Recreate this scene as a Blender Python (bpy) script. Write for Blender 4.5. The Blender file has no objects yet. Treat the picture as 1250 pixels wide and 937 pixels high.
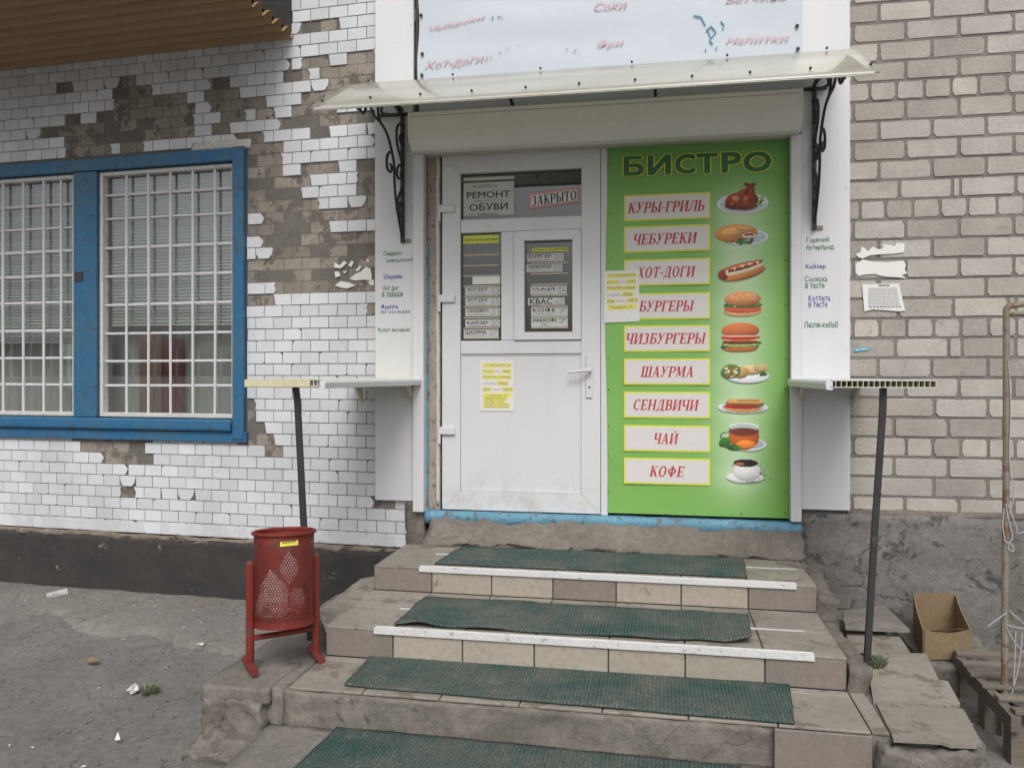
import bpy, bmesh, math, random
import numpy as np
from mathutils import Vector, noise
random.seed(7)
SC = bpy.context.scene
COL = SC.collection
# ---------------------------------------------------------------- camera, sky, sun, exposure
YAW = math.radians(10.5); F = 970.0; HOR = 456.0; CAMD = 4.44; EYE = 1.5
cam = bpy.data.cameras.new('camera'); camo = bpy.data.objects.new('camera', cam); COL.objects.link(camo)
camo.location = (0, -CAMD, EYE); camo.rotation_euler = (math.pi/2, 0, YAW)
cam.sensor_width = 36; cam.lens = F/1250*36; cam.shift_y = (HOR-468.5)/1250; cam.clip_end = 2000; cam.clip_start = .05
SC.camera = camo
w = bpy.data.worlds.new('World'); SC.world = w; w.use_nodes = True
nt = w.node_tree; nt.nodes.clear()
SUN_EL, SUN_AZ = math.radians(50), math.radians(168)     # azimuth measured like sun_rotation: 180 deg = behind the camera
sky = nt.nodes.new('ShaderNodeTexSky'); sky.sky_type = 'NISHITA'; sky.sun_disc = False
sky.sun_elevation = SUN_EL; sky.sun_rotation = SUN_AZ; sky.air_density = 1.0; sky.dust_density = 6.0; sky.ozone_density = 1.0
hs = nt.nodes.new('ShaderNodeHueSaturation'); hs.inputs['Saturation'].default_value = .30   # overcast: the blue is washed out
bg = nt.nodes.new('ShaderNodeBackground'); bg.inputs[1].default_value = .115
wo = nt.nodes.new('ShaderNodeOutputWorld')
nt.links.new(sky.outputs[0], hs.inputs['Color']); nt.links.new(hs.outputs[0], bg.inputs[0]); nt.links.new(bg.outputs[0], wo.inputs[0])
sl = bpy.data.lights.new('sun', 'SUN'); sl.energy = 1.15; sl.angle = math.radians(28); sl.color = (1, .97, .93)
so = bpy.data.objects.new('sun', sl); COL.objects.link(so)
sd = Vector((math.sin(SUN_AZ)*math.cos(SUN_EL), math.cos(SUN_AZ)*math.cos(SUN_EL), math.sin(SUN_EL)))
so.rotation_euler = sd.to_track_quat('Z', 'Y').to_euler(); so.location = (0, -3, 8)
SC.view_settings.view_transform = 'Standard'; SC.view_settings.look = 'None'
SC.view_settings.exposure = 0.22; SC.view_settings.gamma = 1
SC.cycles.max_bounces = 8; SC.cycles.transparent_max_bounces = 12

# ---------------------------------------------------------------- measuring: a sight line of the survey camera cut with a real plane
def ray(px, py):
    u = (px-625)/F; v = (HOR-py)/F
    return Vector((-math.sin(YAW)+u*math.cos(YAW), math.cos(YAW)+u*math.sin(YAW), v))
C0 = Vector((0, -CAMD, EYE))
def Py(px, py, y=0.0):
    d = ray(px, py); return C0+d*((y-C0.y)/d.y)
def Pz(px, py, z):
    d = ray(px, py); return C0+d*((z-C0.z)/d.z)
def Px(px, py, x):
    d = ray(px, py); return C0+d*((x-C0.x)/d.x)
LA = math.radians(3.3)                       # the tiled wall stands slightly askew to the shop front
HINGE = Py(480, 400, 0); HINGE.z = 0
LN = Vector((math.sin(LA), math.cos(LA), 0)); LD = Vector((math.cos(LA), -math.sin(LA), 0))
def Lp(px, py, d=0.0):                       # -> (s, z) on the tiled wall's plane, d metres behind it
    r = ray(px, py); t = (d-LN.dot(C0-HINGE))/LN.dot(r); P = C0+r*t
    return (P-HINGE).dot(LD), P.z

# ---------------------------------------------------------------- materials
def newmat(name):
    m = bpy.data.materials.new(name); m.use_nodes = True; n = m.node_tree
    b = n.nodes['Principled BSDF']; return m, n, b
def L(n, a, b): n.links.new(a, b)
def nz(n, vec, scale, detail=4, rough=.6, dist=0):
    t = n.nodes.new('ShaderNodeTexNoise'); t.inputs['Scale'].default_value = scale; t.inputs['Detail'].default_value = detail
    t.inputs['Roughness'].default_value = rough; t.inputs['Distortion'].default_value = dist
    if vec: L(n, vec, t.inputs['Vector'])
    return t.outputs['Fac']
def ramp(n, fac, stops):
    r = n.nodes.new('ShaderNodeValToRGB'); L(n, fac, r.inputs[0]); e = r.color_ramp.elements
    while len(e) < len(stops): e.new(.5)
    for i, (p, c) in enumerate(stops):
        e[i].position = p; e[i].color = (c, c, c, 1) if not isinstance(c, tuple) else (*c, 1)
    return r.outputs[0]
def mix(n, fac, a, b, mode='MIX'):
    m = n.nodes.new('ShaderNodeMix'); m.data_type = 'RGBA'; m.blend_type = mode
    for s, v in ((m.inputs[0], fac), (m.inputs[6], a), (m.inputs[7], b)):
        if isinstance(v, (int, float)): s.default_value = v
        elif isinstance(v, tuple): s.default_value = (*v, 1)
        else: L(n, v, s)
    return m.outputs[2]
def math_(n, op, a, b=0.0):
    m = n.nodes.new('ShaderNodeMath'); m.operation = op
    for s, v in ((m.inputs[0], a), (m.inputs[1], b)):
        if isinstance(v, (int, float)): s.default_value = v
        else: L(n, v, s)
    return m.outputs[0]
def pos(n, scale=(1, 1, 1)):
    g = n.nodes.new('ShaderNodeNewGeometry'); mp = n.nodes.new('ShaderNodeMapping'); L(n, g.outputs['Position'], mp.inputs[0])
    mp.inputs['Scale'].default_value = scale; return mp.outputs[0]
def rnd(n):
    g = n.nodes.new('ShaderNodeNewGeometry'); o = n.nodes.new('ShaderNodeObjectInfo')
    return math_(n, 'FRACT', math_(n, 'ADD', g.outputs['Random Per Island'], o.outputs['Random']))
def bump(n, b, h, strength=.3, dist=.01):
    k = n.nodes.new('ShaderNodeBump'); k.inputs['Strength'].default_value = strength; k.inputs['Distance'].default_value = dist
    L(n, h, k.inputs['Height']); L(n, k.outputs[0], b.inputs['Normal'])
def M(name, col, rough=.6, var=.25, scale=6, col2=None, spots=None, spot_scale=30, spot_cut=.62, b_=.2, bscale=60, bd=.004, per=0.0, spec=.4, metal=0, stretch=(1, 1, 1), fine_=.35):
    m, n, b = newmat(name); p = pos(n, stretch)
    f = nz(n, p, scale, 6, .65)
    c = mix(n, ramp(n, f, [(.3, 0.0), (.7, 1.0)]), tuple(x*(1-var) for x in col) if col2 is None else col2, col)
    fine = nz(n, p, scale*9, 3, .7)
    c = mix(n, fine_, c, mix(n, 1.0, c, ramp(n, fine, [(.3, .6), (.7, 1.25)]), 'MULTIPLY'))
    if per:
        r = rnd(n); c = mix(n, 1.0, c, ramp(n, r, [(0, 1-per), (1, 1+per*.4)]), 'MULTIPLY')
    if spots:
        s = nz(n, p, spot_scale, 5, .7, .3); c = mix(n, ramp(n, s, [(spot_cut-.07, 0.0), (spot_cut-.02, .9)]), c, spots)
    L(n, c, b.inputs['Base Color']); b.inputs['Roughness'].default_value = rough; b.inputs['Metallic'].default_value = metal
    b.inputs['Specular IOR Level'].default_value = spec
    if b_: bump(n, b, nz(n, p, bscale, 5, .7), b_, bd)
    return m
def flat(name, col, rough=.6, metal=0, spec=.4):
    m, n, b = newmat(name); p = pos(n); f = nz(n, p, 40, 3)
    L(n, mix(n, ramp(n, f, [(.3, 0.0), (.7, 1.0)]), tuple(x*.95 for x in col), col), b.inputs['Base Color'])
    b.inputs['Roughness'].default_value = rough; b.inputs['Metallic'].default_value = metal; b.inputs['Specular IOR Level'].default_value = spec
    return m
def tile_mat():
    m, n, b = newmat('glazed_white_tile'); p = pos(n)
    v = n.nodes.new('ShaderNodeTexVoronoi'); v.feature = 'DISTANCE_TO_EDGE'; v.inputs['Scale'].default_value = 17
    wv = n.nodes.new('ShaderNodeMapping'); L(n, mix(n, .09, p, nz(n, p, 14, 3)), v.inputs['Vector'])
    crack = ramp(n, v.outputs['Distance'], [(.0, 1.0), (.022, 0.0)])
    where = ramp(n, nz(n, p, 3.2, 3), [(.42, 0.0), (.6, .55)])
    base = mix(n, ramp(n, rnd(n), [(0, 0.0), (1, 1.0)]), (.57, .59, .615), (.68, .70, .73))
    grime = ramp(n, nz(n, p, 1.7, 5, .6), [(.35, .86), (.6, 1.0)])
    base = mix(n, 1.0, base, grime, 'MULTIPLY')
    specks = ramp(n, nz(n, p, 42, 4, .8), [(.70, 0.0), (.76, .5)])
    base = mix(n, specks, base, (.34, .31, .27))
    c = mix(n, math_(n, 'MULTIPLY', crack, where), base, (.28, .27, .26))
    L(n, c, b.inputs['Base Color']); b.inputs['Roughness'].default_value = .32; b.inputs['Specular IOR Level'].default_value = .45
    bump(n, b, nz(n, p, 9, 2), .15, .004); return m
def concrete_mat(name, c1, c2, dark, crack_amt=.7, cs=2.2, dark_cut=.56):
    m, n, b = newmat(name); p = pos(n)
    f = nz(n, p, 3, 7, .7, .4); c = mix(n, ramp(n, f, [(.33, 0.0), (.66, 1.0)]), c2, c1)
    c = mix(n, .6, c, mix(n, 1.0, c, ramp(n, nz(n, p, 28, 6, .8), [(.3, .5), (.7, 1.3)]), 'MULTIPLY'))
    c = mix(n, ramp(n, nz(n, p, 7, 6, .75, .6), [(dark_cut, 0.0), (dark_cut+.07, .85)]), c, dark)
    v = n.nodes.new('ShaderNodeTexVoronoi'); v.feature = 'DISTANCE_TO_EDGE'; v.inputs['Scale'].default_value = cs
    L(n, mix(n, .25, p, nz(n, p, 4, 5)), v.inputs['Vector'])
    ck = math_(n, 'MULTIPLY', ramp(n, v.outputs['Distance'], [(0, 1.0), (.012, 0.0)]), ramp(n, nz(n, p, 1.5, 2), [(.45, 0.0), (.55, crack_amt)]))
    c = mix(n, ck, c, tuple(x*.35 for x in c2))
    L(n, c, b.inputs['Base Color']); b.inputs['Roughness'].default_value = .9; b.inputs['Specular IOR Level'].default_value = .2
    bump(n, b, math_(n, 'SUBTRACT', nz(n, p, 22, 8, .75), math_(n, 'MULTIPLY', ck, .6)), .7, .02); return m
def glass_mat(nm='window_glass', f0=.20):
    m = bpy.data.materials.new(nm); m.use_nodes = True; n = m.node_tree; n.nodes.clear()
    t = n.nodes.new('ShaderNodeBsdfTransparent'); t.inputs[0].default_value = (.86, .89, .88, 1)
    g = n.nodes.new('ShaderNodeBsdfGlossy'); g.inputs['Roughness'].default_value = .02
    geo = n.nodes.new('ShaderNodeNewGeometry'); dt = n.nodes.new('ShaderNodeVectorMath'); dt.operation = 'DOT_PRODUCT'; L(n, geo.outputs['Incoming'], dt.inputs[0]); L(n, geo.outputs['Normal'], dt.inputs[1])
    sch = math_(n, 'ADD', math_(n, 'MULTIPLY', math_(n, 'POWER', math_(n, 'SUBTRACT', 1.0, math_(n, 'ABSOLUTE', dt.outputs['Value'])), 5.0), .8), f0)
    mx = n.nodes.new('ShaderNodeMixShader'); o = n.nodes.new('ShaderNodeOutputMaterial')
    L(n, sch, mx.inputs[0]); L(n, t.outputs[0], mx.inputs[1]); L(n, g.outputs[0], mx.inputs[2]); L(n, mx.outputs[0], o.inputs[0]); return m
def print_mat(name, rough=.5):
    m, n, b = newmat(name); a = n.nodes.new('ShaderNodeVertexColor'); a.layer_name = 'Print'
    L(n, a.outputs[0], b.inputs['Base Color']); b.inputs['Roughness'].default_value = rough
    bump(n, b, nz(n, pos(n), 3, 3), .25, .02); return m
MT = dict(
 tile=tile_mat(), glass=glass_mat(), glassd=glass_mat('door_glass', .08), prnt=print_mat('printed_vinyl'),
 bed=M('dark_tile_joint_mortar', (.17, .155, .14), .9, .3, 9),
 patch=M('bare_wall_mortar', (.335, .30, .26), .92, .30, 5, spots=(.13, .115, .10), spot_scale=11, spot_cut=.60, b_=.5, bscale=45, bd=.008, per=.22, spec=.15),
 brick=M('silicate_brick', (.44, .42, .395), .88, .12, 5, spots=(.31, .285, .26), spot_scale=13, spot_cut=.66, b_=.35, bscale=50, bd=.006, per=.24, spec=.2),
 mort=M('grey_brick_mortar', (.25, .232, .212), .95, .25, 12, b_=.6, bscale=70, bd=.01, spec=.1),
 plinth=concrete_mat('cracked_render', (.25, .237, .222), (.175, .165, .155), (.06, .06, .064)),
 conc=concrete_mat('old_concrete', (.27, .25, .22), (.15, .137, .12), (.075, .068, .058), .3, 3.5, .62),
 slab=concrete_mat('weathered_slab', (.27, .252, .228), (.18, .165, .148), (.12, .105, .09), .3, 3, .64),
 mortar=concrete_mat('rough_cement', (.25, .228, .20), (.14, .122, .105), (.07, .062, .055), .3, 5, .63),
 blackp=M('black_plinth_paint', (.036, .035, .036), .8, .5, 4, col2=(.055, .05, .046), spots=(.24, .205, .165), spot_scale=11, spot_cut=.71, b_=.4, bscale=30, bd=.01, spec=.3),
 tan=concrete_mat('exposed_render_band', (.30, .25, .20), (.17, .145, .12), (.03, .03, .03), .2, 5, .55),
 asphalt=concrete_mat('worn_asphalt', (.215, .205, .193), (.16, .152, .145), (.10, .095, .09), .35, 1.4, .66),
 apron=concrete_mat('cement_apron', (.25, .236, .217), (.18, .169, .157), (.11, .104, .097), .5, 2.0, .64),
 blue=M('blue_gloss_paint', (.018, .125, .27), .42, .3, 3, col2=(.05, .135, .215), spots=(.06, .075, .09), spot_scale=16, spot_cut=.66, b_=.3, bscale=35, bd=.004, spec=.5),
 bluep=M('pale_blue_paint', (.13, .33, .46), .6, .3, 6, spots=(.12, .10, .08), spot_scale=26, spot_cut=.61, b_=.4, bscale=40, spec=.4),
 pvc=M('white_pvc', (.60, .605, .63), .38, .05, 1.2, fine_=.06, b_=0, spec=.5),
 pvc2=M('white_door_pvc', (.60, .595, .625), .4, .06, 1.6, fine_=.06, spots=(.50, .49, .48), spot_scale=9, spot_cut=.76, b_=0, spec=.5),
 whitep=M('old_white_paint', (.62, .61, .58), .55, .15, 8, spots=(.40, .35, .28), spot_scale=20, spot_cut=.68, b_=.25, bscale=40, spec=.4),
 jamb=M('weathered_jamb', (.42, .36, .31), .8, .3, 7, spots=(.16, .12, .10), spot_scale=24, spot_cut=.62, b_=.6, bscale=30, bd=.01),
 rail=M('beige_rail_paint', (.52, .49, .42), .6, .2, 5, spots=(.30, .22, .16), spot_scale=20, spot_cut=.68),
 box=M('shutter_box_paint', (.76, .755, .72), .45, .05, 2.5, fine_=.08, b_=0, spec=.5, stretch=(8, 1, .5)),
 awn=M('cream_polycarbonate', (.56, .55, .46), .16, .08, 2.5, b_=.05, bscale=3, bd=.02, spec=.9, stretch=(.5, 3, 3)),
 dark=flat('dark_interior', (.035, .035, .04), .8),
 iron=M('black_iron', (.02, .02, .022), .45, .3, 20, b_=.3, bscale=90, spec=.5),
 post=M('dark_grey_steel', (.045, .045, .05), .5, .3, 10, spots=(.12, .08, .06), spot_scale=18, spot_cut=.7, b_=.2),
 cream_t=M('cream_step_tile', (.405, .365, .305), .5, .14, 4, spots=(.22, .165, .11), spot_scale=9, spot_cut=.68, b_=.15, bscale=80, per=.10),
 brown_t=M('brown_step_tile', (.235, .205, .182), .55, .12, 4, spots=(.19, .16, .135), spot_scale=14, spot_cut=.68, b_=.15, bscale=80, per=.08),
 grey_t=M('grey_step_tile', (.315, .287, .25), .6, .3, 3, spots=(.16, .135, .11), spot_scale=8, spot_cut=.62, b_=.2, bscale=60, per=.12),
 alu=M('white_aluminium', (.62, .62, .62), .4, .1, 10, spots=(.3, .27, .24), spot_scale=30, spot_cut=.68, b_=0, spec=.6),
 red=M('red_bin_paint', (.22, .032, .024), .5, .35, 9, spots=(.10, .055, .045), spot_scale=18, spot_cut=.66, b_=.3, bscale=60),
 bag=M('white_plastic_bag', (.62, .61, .61), .35, .15, 12, b_=.6, bscale=25, bd=.02),
 card=M('brown_cardboard', (.25, .18, .105), .85, .2, 6, b_=.2),
 wood=M('grey_pallet_wood', (.215, .185, .155), .85, .3, 6, b_=.5, bscale=30, stretch=(1, 8, 8), per=.2),
 eave=M('brown_sheet_roof', (.37, .24, .13), .5, .2, 3, b_=.1, stretch=(.6, 3, 3)),
 verge=flat('dark_verge', (.05, .045, .045), .8),
 paper=flat('white_paper', (.72, .72, .70), .7), paperg=flat('greyish_paper', (.55, .57, .55), .7),
 yel=flat('yellow_highlighter', (.78, .74, .12), .7), yel2=flat('yellow_strip_paper', (.62, .66, .12), .7),
 ink=flat('dark_ink', (.04, .04, .045), .7), inkg=flat('grey_ink', (.30, .30, .31), .7), redi=flat('red_ink', (.48, .04, .055), .6), pinkf=flat('sun_faded_red_ink', (.58, .36, .41), .6),
 fadeb=flat('grey_scribble', (.22, .25, .29), .6), teal=flat('teal_scribble', (.10, .36, .48), .6),
 pinkr=flat('pink_print', (.62, .30, .30), .6), greeni=flat('green_lettering', (.05, .19, .09), .6), bluei=flat('blue_lettering', (.07, .09, .34), .6),
 dgreen=flat('dark_green_print', (.028, .14, .055), .5), yelp=flat('yellow_print', (.68, .70, .07), .5), panelp=flat('off_white_print', (.66, .64, .63), .5),
 rust=M('rusty_tube', (.30, .265, .21), .7, .4, 7, spots=(.17, .09, .055), spot_scale=10, spot_cut=.60, b_=.4),
 screw=flat('dark_screw', (.05, .045, .04), .5), tarp=M('faded_banner_cloth', (.52, .575, .635), .5, .04, 1.2, fine_=.03, b_=.10, bscale=1.6, bd=.05),
 curtain=flat('grey_curtain', (.62, .60, .57), .9), blind=flat('white_blind', (.80, .80, .78), .6), weed=flat('dusty_weed', (.17, .20, .13), .8),
 redcl=flat('dark_red_cloth', (.22, .05, .045), .9), tancl=flat('tan_board', (.36, .22, .16), .8),
 beige=flat('beige_plastic', (.60, .55, .40), .5), cyan=flat('cyan_sticker', (.10, .42, .58), .5), net=flat('pale_netting', (.42, .42, .43), .6),
 pcut=M('yellowed_pvc', (.62, .58, .40), .5, .1, 5, b_=0), tank=M('galvanised_tank', (.18, .18, .175), .6, .3, 5, metal=.3))
def awning_mat():
    m, n, b = newmat('cream_polycarbonate'); p = pos(n, (.5, 3, 3)); out = n.nodes['Material Output']
    c = mix(n, ramp(n, nz(n, p, 2.5, 4), [(.35, 0.0), (.65, 1.0)]), (.74, .72, .62), (.86, .85, .78)); L(n, c, b.inputs['Base Color'])
    b.inputs['Roughness'].default_value = .20; b.inputs['Metallic'].default_value = .6; b.inputs['Specular IOR Level'].default_value = .9; b.inputs['Coat Weight'].default_value = .6; b.inputs['Coat Roughness'].default_value = .05
    t = n.nodes.new('ShaderNodeBsdfTranslucent'); L(n, c, t.inputs[0]); x = n.nodes.new('ShaderNodeMixShader'); x.inputs[0].default_value = .32
    L(n, b.outputs[0], x.inputs[1]); L(n, t.outputs[0], x.inputs[2]); L(n, x.outputs[0], out.inputs[0]); return m
MT['awn'] = awning_mat()
def door_mat():
    m, n, b = newmat('scuffed_door_pvc'); p = pos(n); sx = n.nodes.new('ShaderNodeSeparateXYZ'); L(n, p, sx.inputs[0])
    c = mix(n, ramp(n, nz(n, p, 1.6, 3), [(.3, 0.0), (.7, 1.0)]), (.62, .625, .64), (.66, .665, .68))
    low = ramp(n, sx.outputs['Z'], [(0, 1.0), (1, 0.0)]); low.node.color_ramp.elements[0].position = .74; low.node.color_ramp.elements[1].position = 1.25 if False else 1.0
    dirt = math_(n, 'MULTIPLY', low, ramp(n, nz(n, p, 6, 7, .75), [(.45, 0.0), (.70, .6)]))
    c = mix(n, dirt, c, (.33, .31, .28))
    st_ = nz(n, pos(n, (9, 9, .8)), 1, 5, .7); c = mix(n, ramp(n, st_, [(.52, 0.0), (.75, .16)]), c, (.40, .385, .36))
    sp = nz(n, p, 60, 3, .8); c = mix(n, ramp(n, sp, [(.69, 0.0), (.72, .7)]), c, (.25, .23, .21))
    L(n, c, b.inputs['Base Color']); b.inputs['Roughness'].default_value = .38; return m
MT['pvc2'] = door_mat()
def clad_mat():
    m, n, b = newmat('streaked_white_pvc'); p = pos(n)
    c = mix(n, ramp(n, nz(n, p, 1.2, 3), [(.3, 0.0), (.7, 1.0)]), (.61, .62, .64), (.65, .66, .68))
    st_ = nz(n, pos(n, (13, 13, .6)), 1, 5, .7); c = mix(n, ramp(n, st_, [(.52, 0.0), (.75, .22)]), c, (.43, .41, .38))
    sp = nz(n, p, 45, 3, .8); c = mix(n, ramp(n, sp, [(.70, 0.0), (.73, .7)]), c, (.28, .25, .22))
    L(n, c, b.inputs['Base Color']); b.inputs['Roughness'].default_value = .4; return m
MT['pvc'] = clad_mat()
def brick_mat():
    m, n, b = newmat('silicate_brick'); p = pos(n)
    c = mix(n, ramp(n, nz(n, p, 5, 6, .65), [(.35, 0.0), (.65, 1.0)]), (.385, .362, .338), (.465, .443, .412))
    c = mix(n, 1.0, c, ramp(n, rnd(n), [(0, (.78, .77, .75)), (.3, (.95, .93, .90)), (.7, (1.02, 1.02, 1.03)), (1, (1.12, 1.10, 1.06))]), 'MULTIPLY')
    c = mix(n, .4, c, mix(n, 1.0, c, ramp(n, nz(n, p, 60, 4, .8), [(.3, .65), (.7, 1.2)]), 'MULTIPLY'))
    c = mix(n, ramp(n, nz(n, p, 17, 5, .75, .5), [(.61, 0.0), (.68, .65)]), c, (.29, .265, .24))
    sx = n.nodes.new('ShaderNodeSeparateXYZ'); L(n, p, sx.inputs[0])
    band = math_(n, 'MULTIPLY', ramp(n, math_(n, 'MULTIPLY', sx.outputs['Z'], .25), [(.34, 0.0), (.37, 1.0), (.56, 1.0), (.60, 0.0)]), ramp(n, nz(n, p, 2.3, 2), [(.42, 0.0), (.55, 1.0)]))
    ln = math_(n, 'ABSOLUTE', math_(n, 'SUBTRACT', nz(n, p, 8, 2, .5, 1.8), .5)); scr = math_(n, 'MULTIPLY', ramp(n, ln, [(0, 1.0), (.016, 0.0)]), band)
    c = mix(n, math_(n, 'MULTIPLY', scr, .55), c, (.15, .145, .145))
    L(n, c, b.inputs['Base Color']); b.inputs['Roughness'].default_value = .9; b.inputs['Specular IOR Level'].default_value = .2
    bump(n, b, nz(n, p, 45, 6, .75), .5, .008); return m
MT['brick'] = brick_mat()
def mat_mat():
    m, n, b = newmat('green_rubber_mat'); p = pos(n)
    wv = n.nodes.new('ShaderNodeTexWave'); wv.bands_direction = 'X'; wv.inputs['Scale'].default_value = 22; wv.inputs['Distortion'].default_value = .3; L(n, p, wv.inputs['Vector'])
    w2 = n.nodes.new('ShaderNodeTexWave'); w2.bands_direction = 'Y'; w2.inputs['Scale'].default_value = 22; L(n, p, w2.inputs['Vector'])
    h = math_(n, 'MULTIPLY', wv.outputs['Fac'], math_(n, 'ADD', w2.outputs['Fac'], .35))
    dust = ramp(n, nz(n, p, 5, 6, .75), [(.36, .05), (.68, .85)])
    spk = ramp(n, nz(n, p, 120, 3, .8), [(.5, 0.0), (.68, 1.0)])
    c = mix(n, ramp(n, h, [(0, 0.0), (.7, 1.0)]), (.014, .038, .036), (.04, .115, .103))
    c = mix(n, math_(n, 'MULTIPLY', dust, .75), c, (.155, .14, .12))
    c = mix(n, math_(n, 'MULTIPLY', spk, math_(n, 'ADD', math_(n, 'MULTIPLY', dust, .6), .15)), c, (.36, .34, .31))
    L(n, c, b.inputs['Base Color']); b.inputs['Roughness'].default_value = .75; b.inputs['Specular IOR Level'].default_value = .25
    bump(n, b, h, .9, .006); return m
MT['mat'] = mat_mat()

# ---------------------------------------------------------------- object helpers
class Thing:
    """an Empty at the thing's base; verts handed to part() are in the frame of the wall or the world"""
    def __init__(s, name, label, cat, base=(0, 0, 0), frame='W', group=None, kind=None):
        s.o = bpy.data.objects.new(name, None); COL.objects.link(s.o); s.b = Vector(base); s.frame = frame
        s.o.empty_display_size = .1
        if frame == 'L':
            s.o.location = HINGE+LD*s.b.x+LN*s.b.y+Vector((0, 0, s.b.z)); s.o.rotation_euler = (0, 0, -LA)
        else: s.o.location = s.b
        s.o['label'] = label; s.o['category'] = cat
        if group: s.o['group'] = group
        if kind: s.o['kind'] = kind
    def part(s, name, mb, mat, parent=None, label=None, kind=None):
        me = mb.mesh(name, mat, s.b if parent is None or parent.parent is s.o else s.b)
        o = bpy.data.objects.new(name, me); COL.objects.link(o); o.parent = parent or s.o
        if label: o['label'] = label
        if kind: o['kind'] = kind
        return o
    def piece(s, name, me, at, scale=(1, 1, 1), parent=None, rot=(0, 0, 0)):
        o = bpy.data.objects.new(name, me); COL.objects.link(o); o.parent = parent or s.o
        o.location = Vector(at)-s.b; o.scale = scale; o.rotation_euler = rot; return o
class MB:
    def __init__(s): s.v = []; s.f = []; s.mi = []; s.c = []; s.smooth = False; s.mats = []
    def add(s, vs, fs, mi=0):
        k = len(s.v); s.v += [tuple(v) for v in vs]; s.f += [tuple(i+k for i in f) for f in fs]; s.mi += [mi]*len(fs); return s
    def box(s, x0, x1, y0, y1, z0, z1, mi=0, ch=0):
        if x0 > x1: x0, x1 = x1, x0
        if y0 > y1: y0, y1 = y1, y0
        if z0 > z1: z0, z1 = z1, z0
        if ch:
            bm = bmesh.new(); bmesh.ops.create_cube(bm, size=1)
            for v in bm.verts: v.co = Vector(((x0+x1)/2+v.co.x*(x1-x0), (y0+y1)/2+v.co.y*(y1-y0), (z0+z1)/2+v.co.z*(z1-z0)))
            bmesh.ops.bevel(bm, geom=list(bm.edges), offset=ch, segments=1, affect='EDGES'); bm.verts.index_update()
            s.add([v.co for v in bm.verts], [[v.index for v in f.verts] for f in bm.faces], mi); bm.free(); return s
        v = [(x, y, z) for z in (z0, z1) for y in (y0, y1) for x in (x0, x1)]
        return s.add(v, [(0, 2, 3, 1), (4, 5, 7, 6), (0, 1, 5, 4), (2, 6, 7, 3), (0, 4, 6, 2), (1, 3, 7, 5)], mi)
    def prism(s, prof, x0, x1, mi=0, axis='x'):          # profile of (y,z) swept along x (or (x,z) along y, (x,y) along z)
        n = len(prof); mk = {'x': lambda a, p: (a, p[0], p[1]), 'y': lambda a, p: (p[0], a, p[1]), 'z': lambda a, p: (p[0], p[1], a)}[axis]
        v = [mk(x0, p) for p in prof]+[mk(x1, p) for p in prof]
        return s.add(v, [tuple(range(n)), tuple(range(2*n-1, n-1, -1))]+[(i, i+n, (i+1) % n+n, (i+1) % n) for i in range(n)], mi)
    def quad(s, pts, mi=0): return s.add(pts, [tuple(range(len(pts)))], mi)
    def tube(s, pts, r, seg=6, mi=0, closed=False):
        pts = [Vector(p) for p in pts]; n = len(pts); vs = []; rr = r if isinstance(r, (list, tuple)) else [r]*n
        up = Vector((0, 0, 1)); prev = None
        for i, p in enumerate(pts):
            t = (pts[min(i+1, n-1)]-pts[max(i-1, 0)]) if not closed else (pts[(i+1) % n]-pts[i-1])
            t.normalize()
            a = prev-t*prev.dot(t) if prev is not None else t.cross(up if abs(t.z) < .9 else Vector((1, 0, 0)))
            a.normalize(); prev = a; b = t.cross(a)
            for k in range(seg):
                q = 2*math.pi*(k+.5)/seg; vs.append(p+(a*math.cos(q)+b*math.sin(q))*rr[i])
        fs = []
        for i in range(n if closed else n-1):
            j = (i+1) % n
            for k in range(seg): fs.append((i*seg+k, i*seg+(k+1) % seg, j*seg+(k+1) % seg, j*seg+k))
        if not closed: fs += [tuple(range(seg-1, -1, -1)), tuple((n-1)*seg+k for k in range(seg))]
        return s.add(vs, fs, mi)
    def mesh(s, name, mat, off=(0, 0, 0)):
        me = bpy.data.meshes.new(name); off = Vector(off)
        me.from_pydata([Vector(v)-off for v in s.v], [], s.f)
        for m in (mat if isinstance(mat, (list, tuple)) else [mat]): me.materials.append(m)
        if any(s.mi): me.polygons.foreach_set('material_index', s.mi)
        if s.smooth: me.polygons.foreach_set('use_smooth', [True]*len(s.f))
        if s.c:
            a = me.color_attributes.new('Print', 'FLOAT_COLOR', 'POINT'); a.data.foreach_set('color', [x for c in s.c for x in (*c, 1.0)])
        me.update(); return me
def single(name, mb, mat, label, cat, frame='W', group=None, kind=None):
    """a thing that is one mesh; origin at the centre of its base"""
    v = np.array(mb.v); b = Vector(((v[:, 0].min()+v[:, 0].max())/2, (v[:, 1].min()+v[:, 1].max())/2, v[:, 2].min()))
    me = mb.mesh(name, mat, b); o = bpy.data.objects.new(name, me); COL.objects.link(o)
    if frame == 'L': o.location = HINGE+LD*b.x+LN*b.y+Vector((0, 0, b.z)); o.rotation_euler = (0, 0, -LA)
    else: o.location = b
    if label: o['label'] = label
    if cat: o['category'] = cat
    if group: o['group'] = group
    if kind: o['kind'] = kind
    return o
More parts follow.
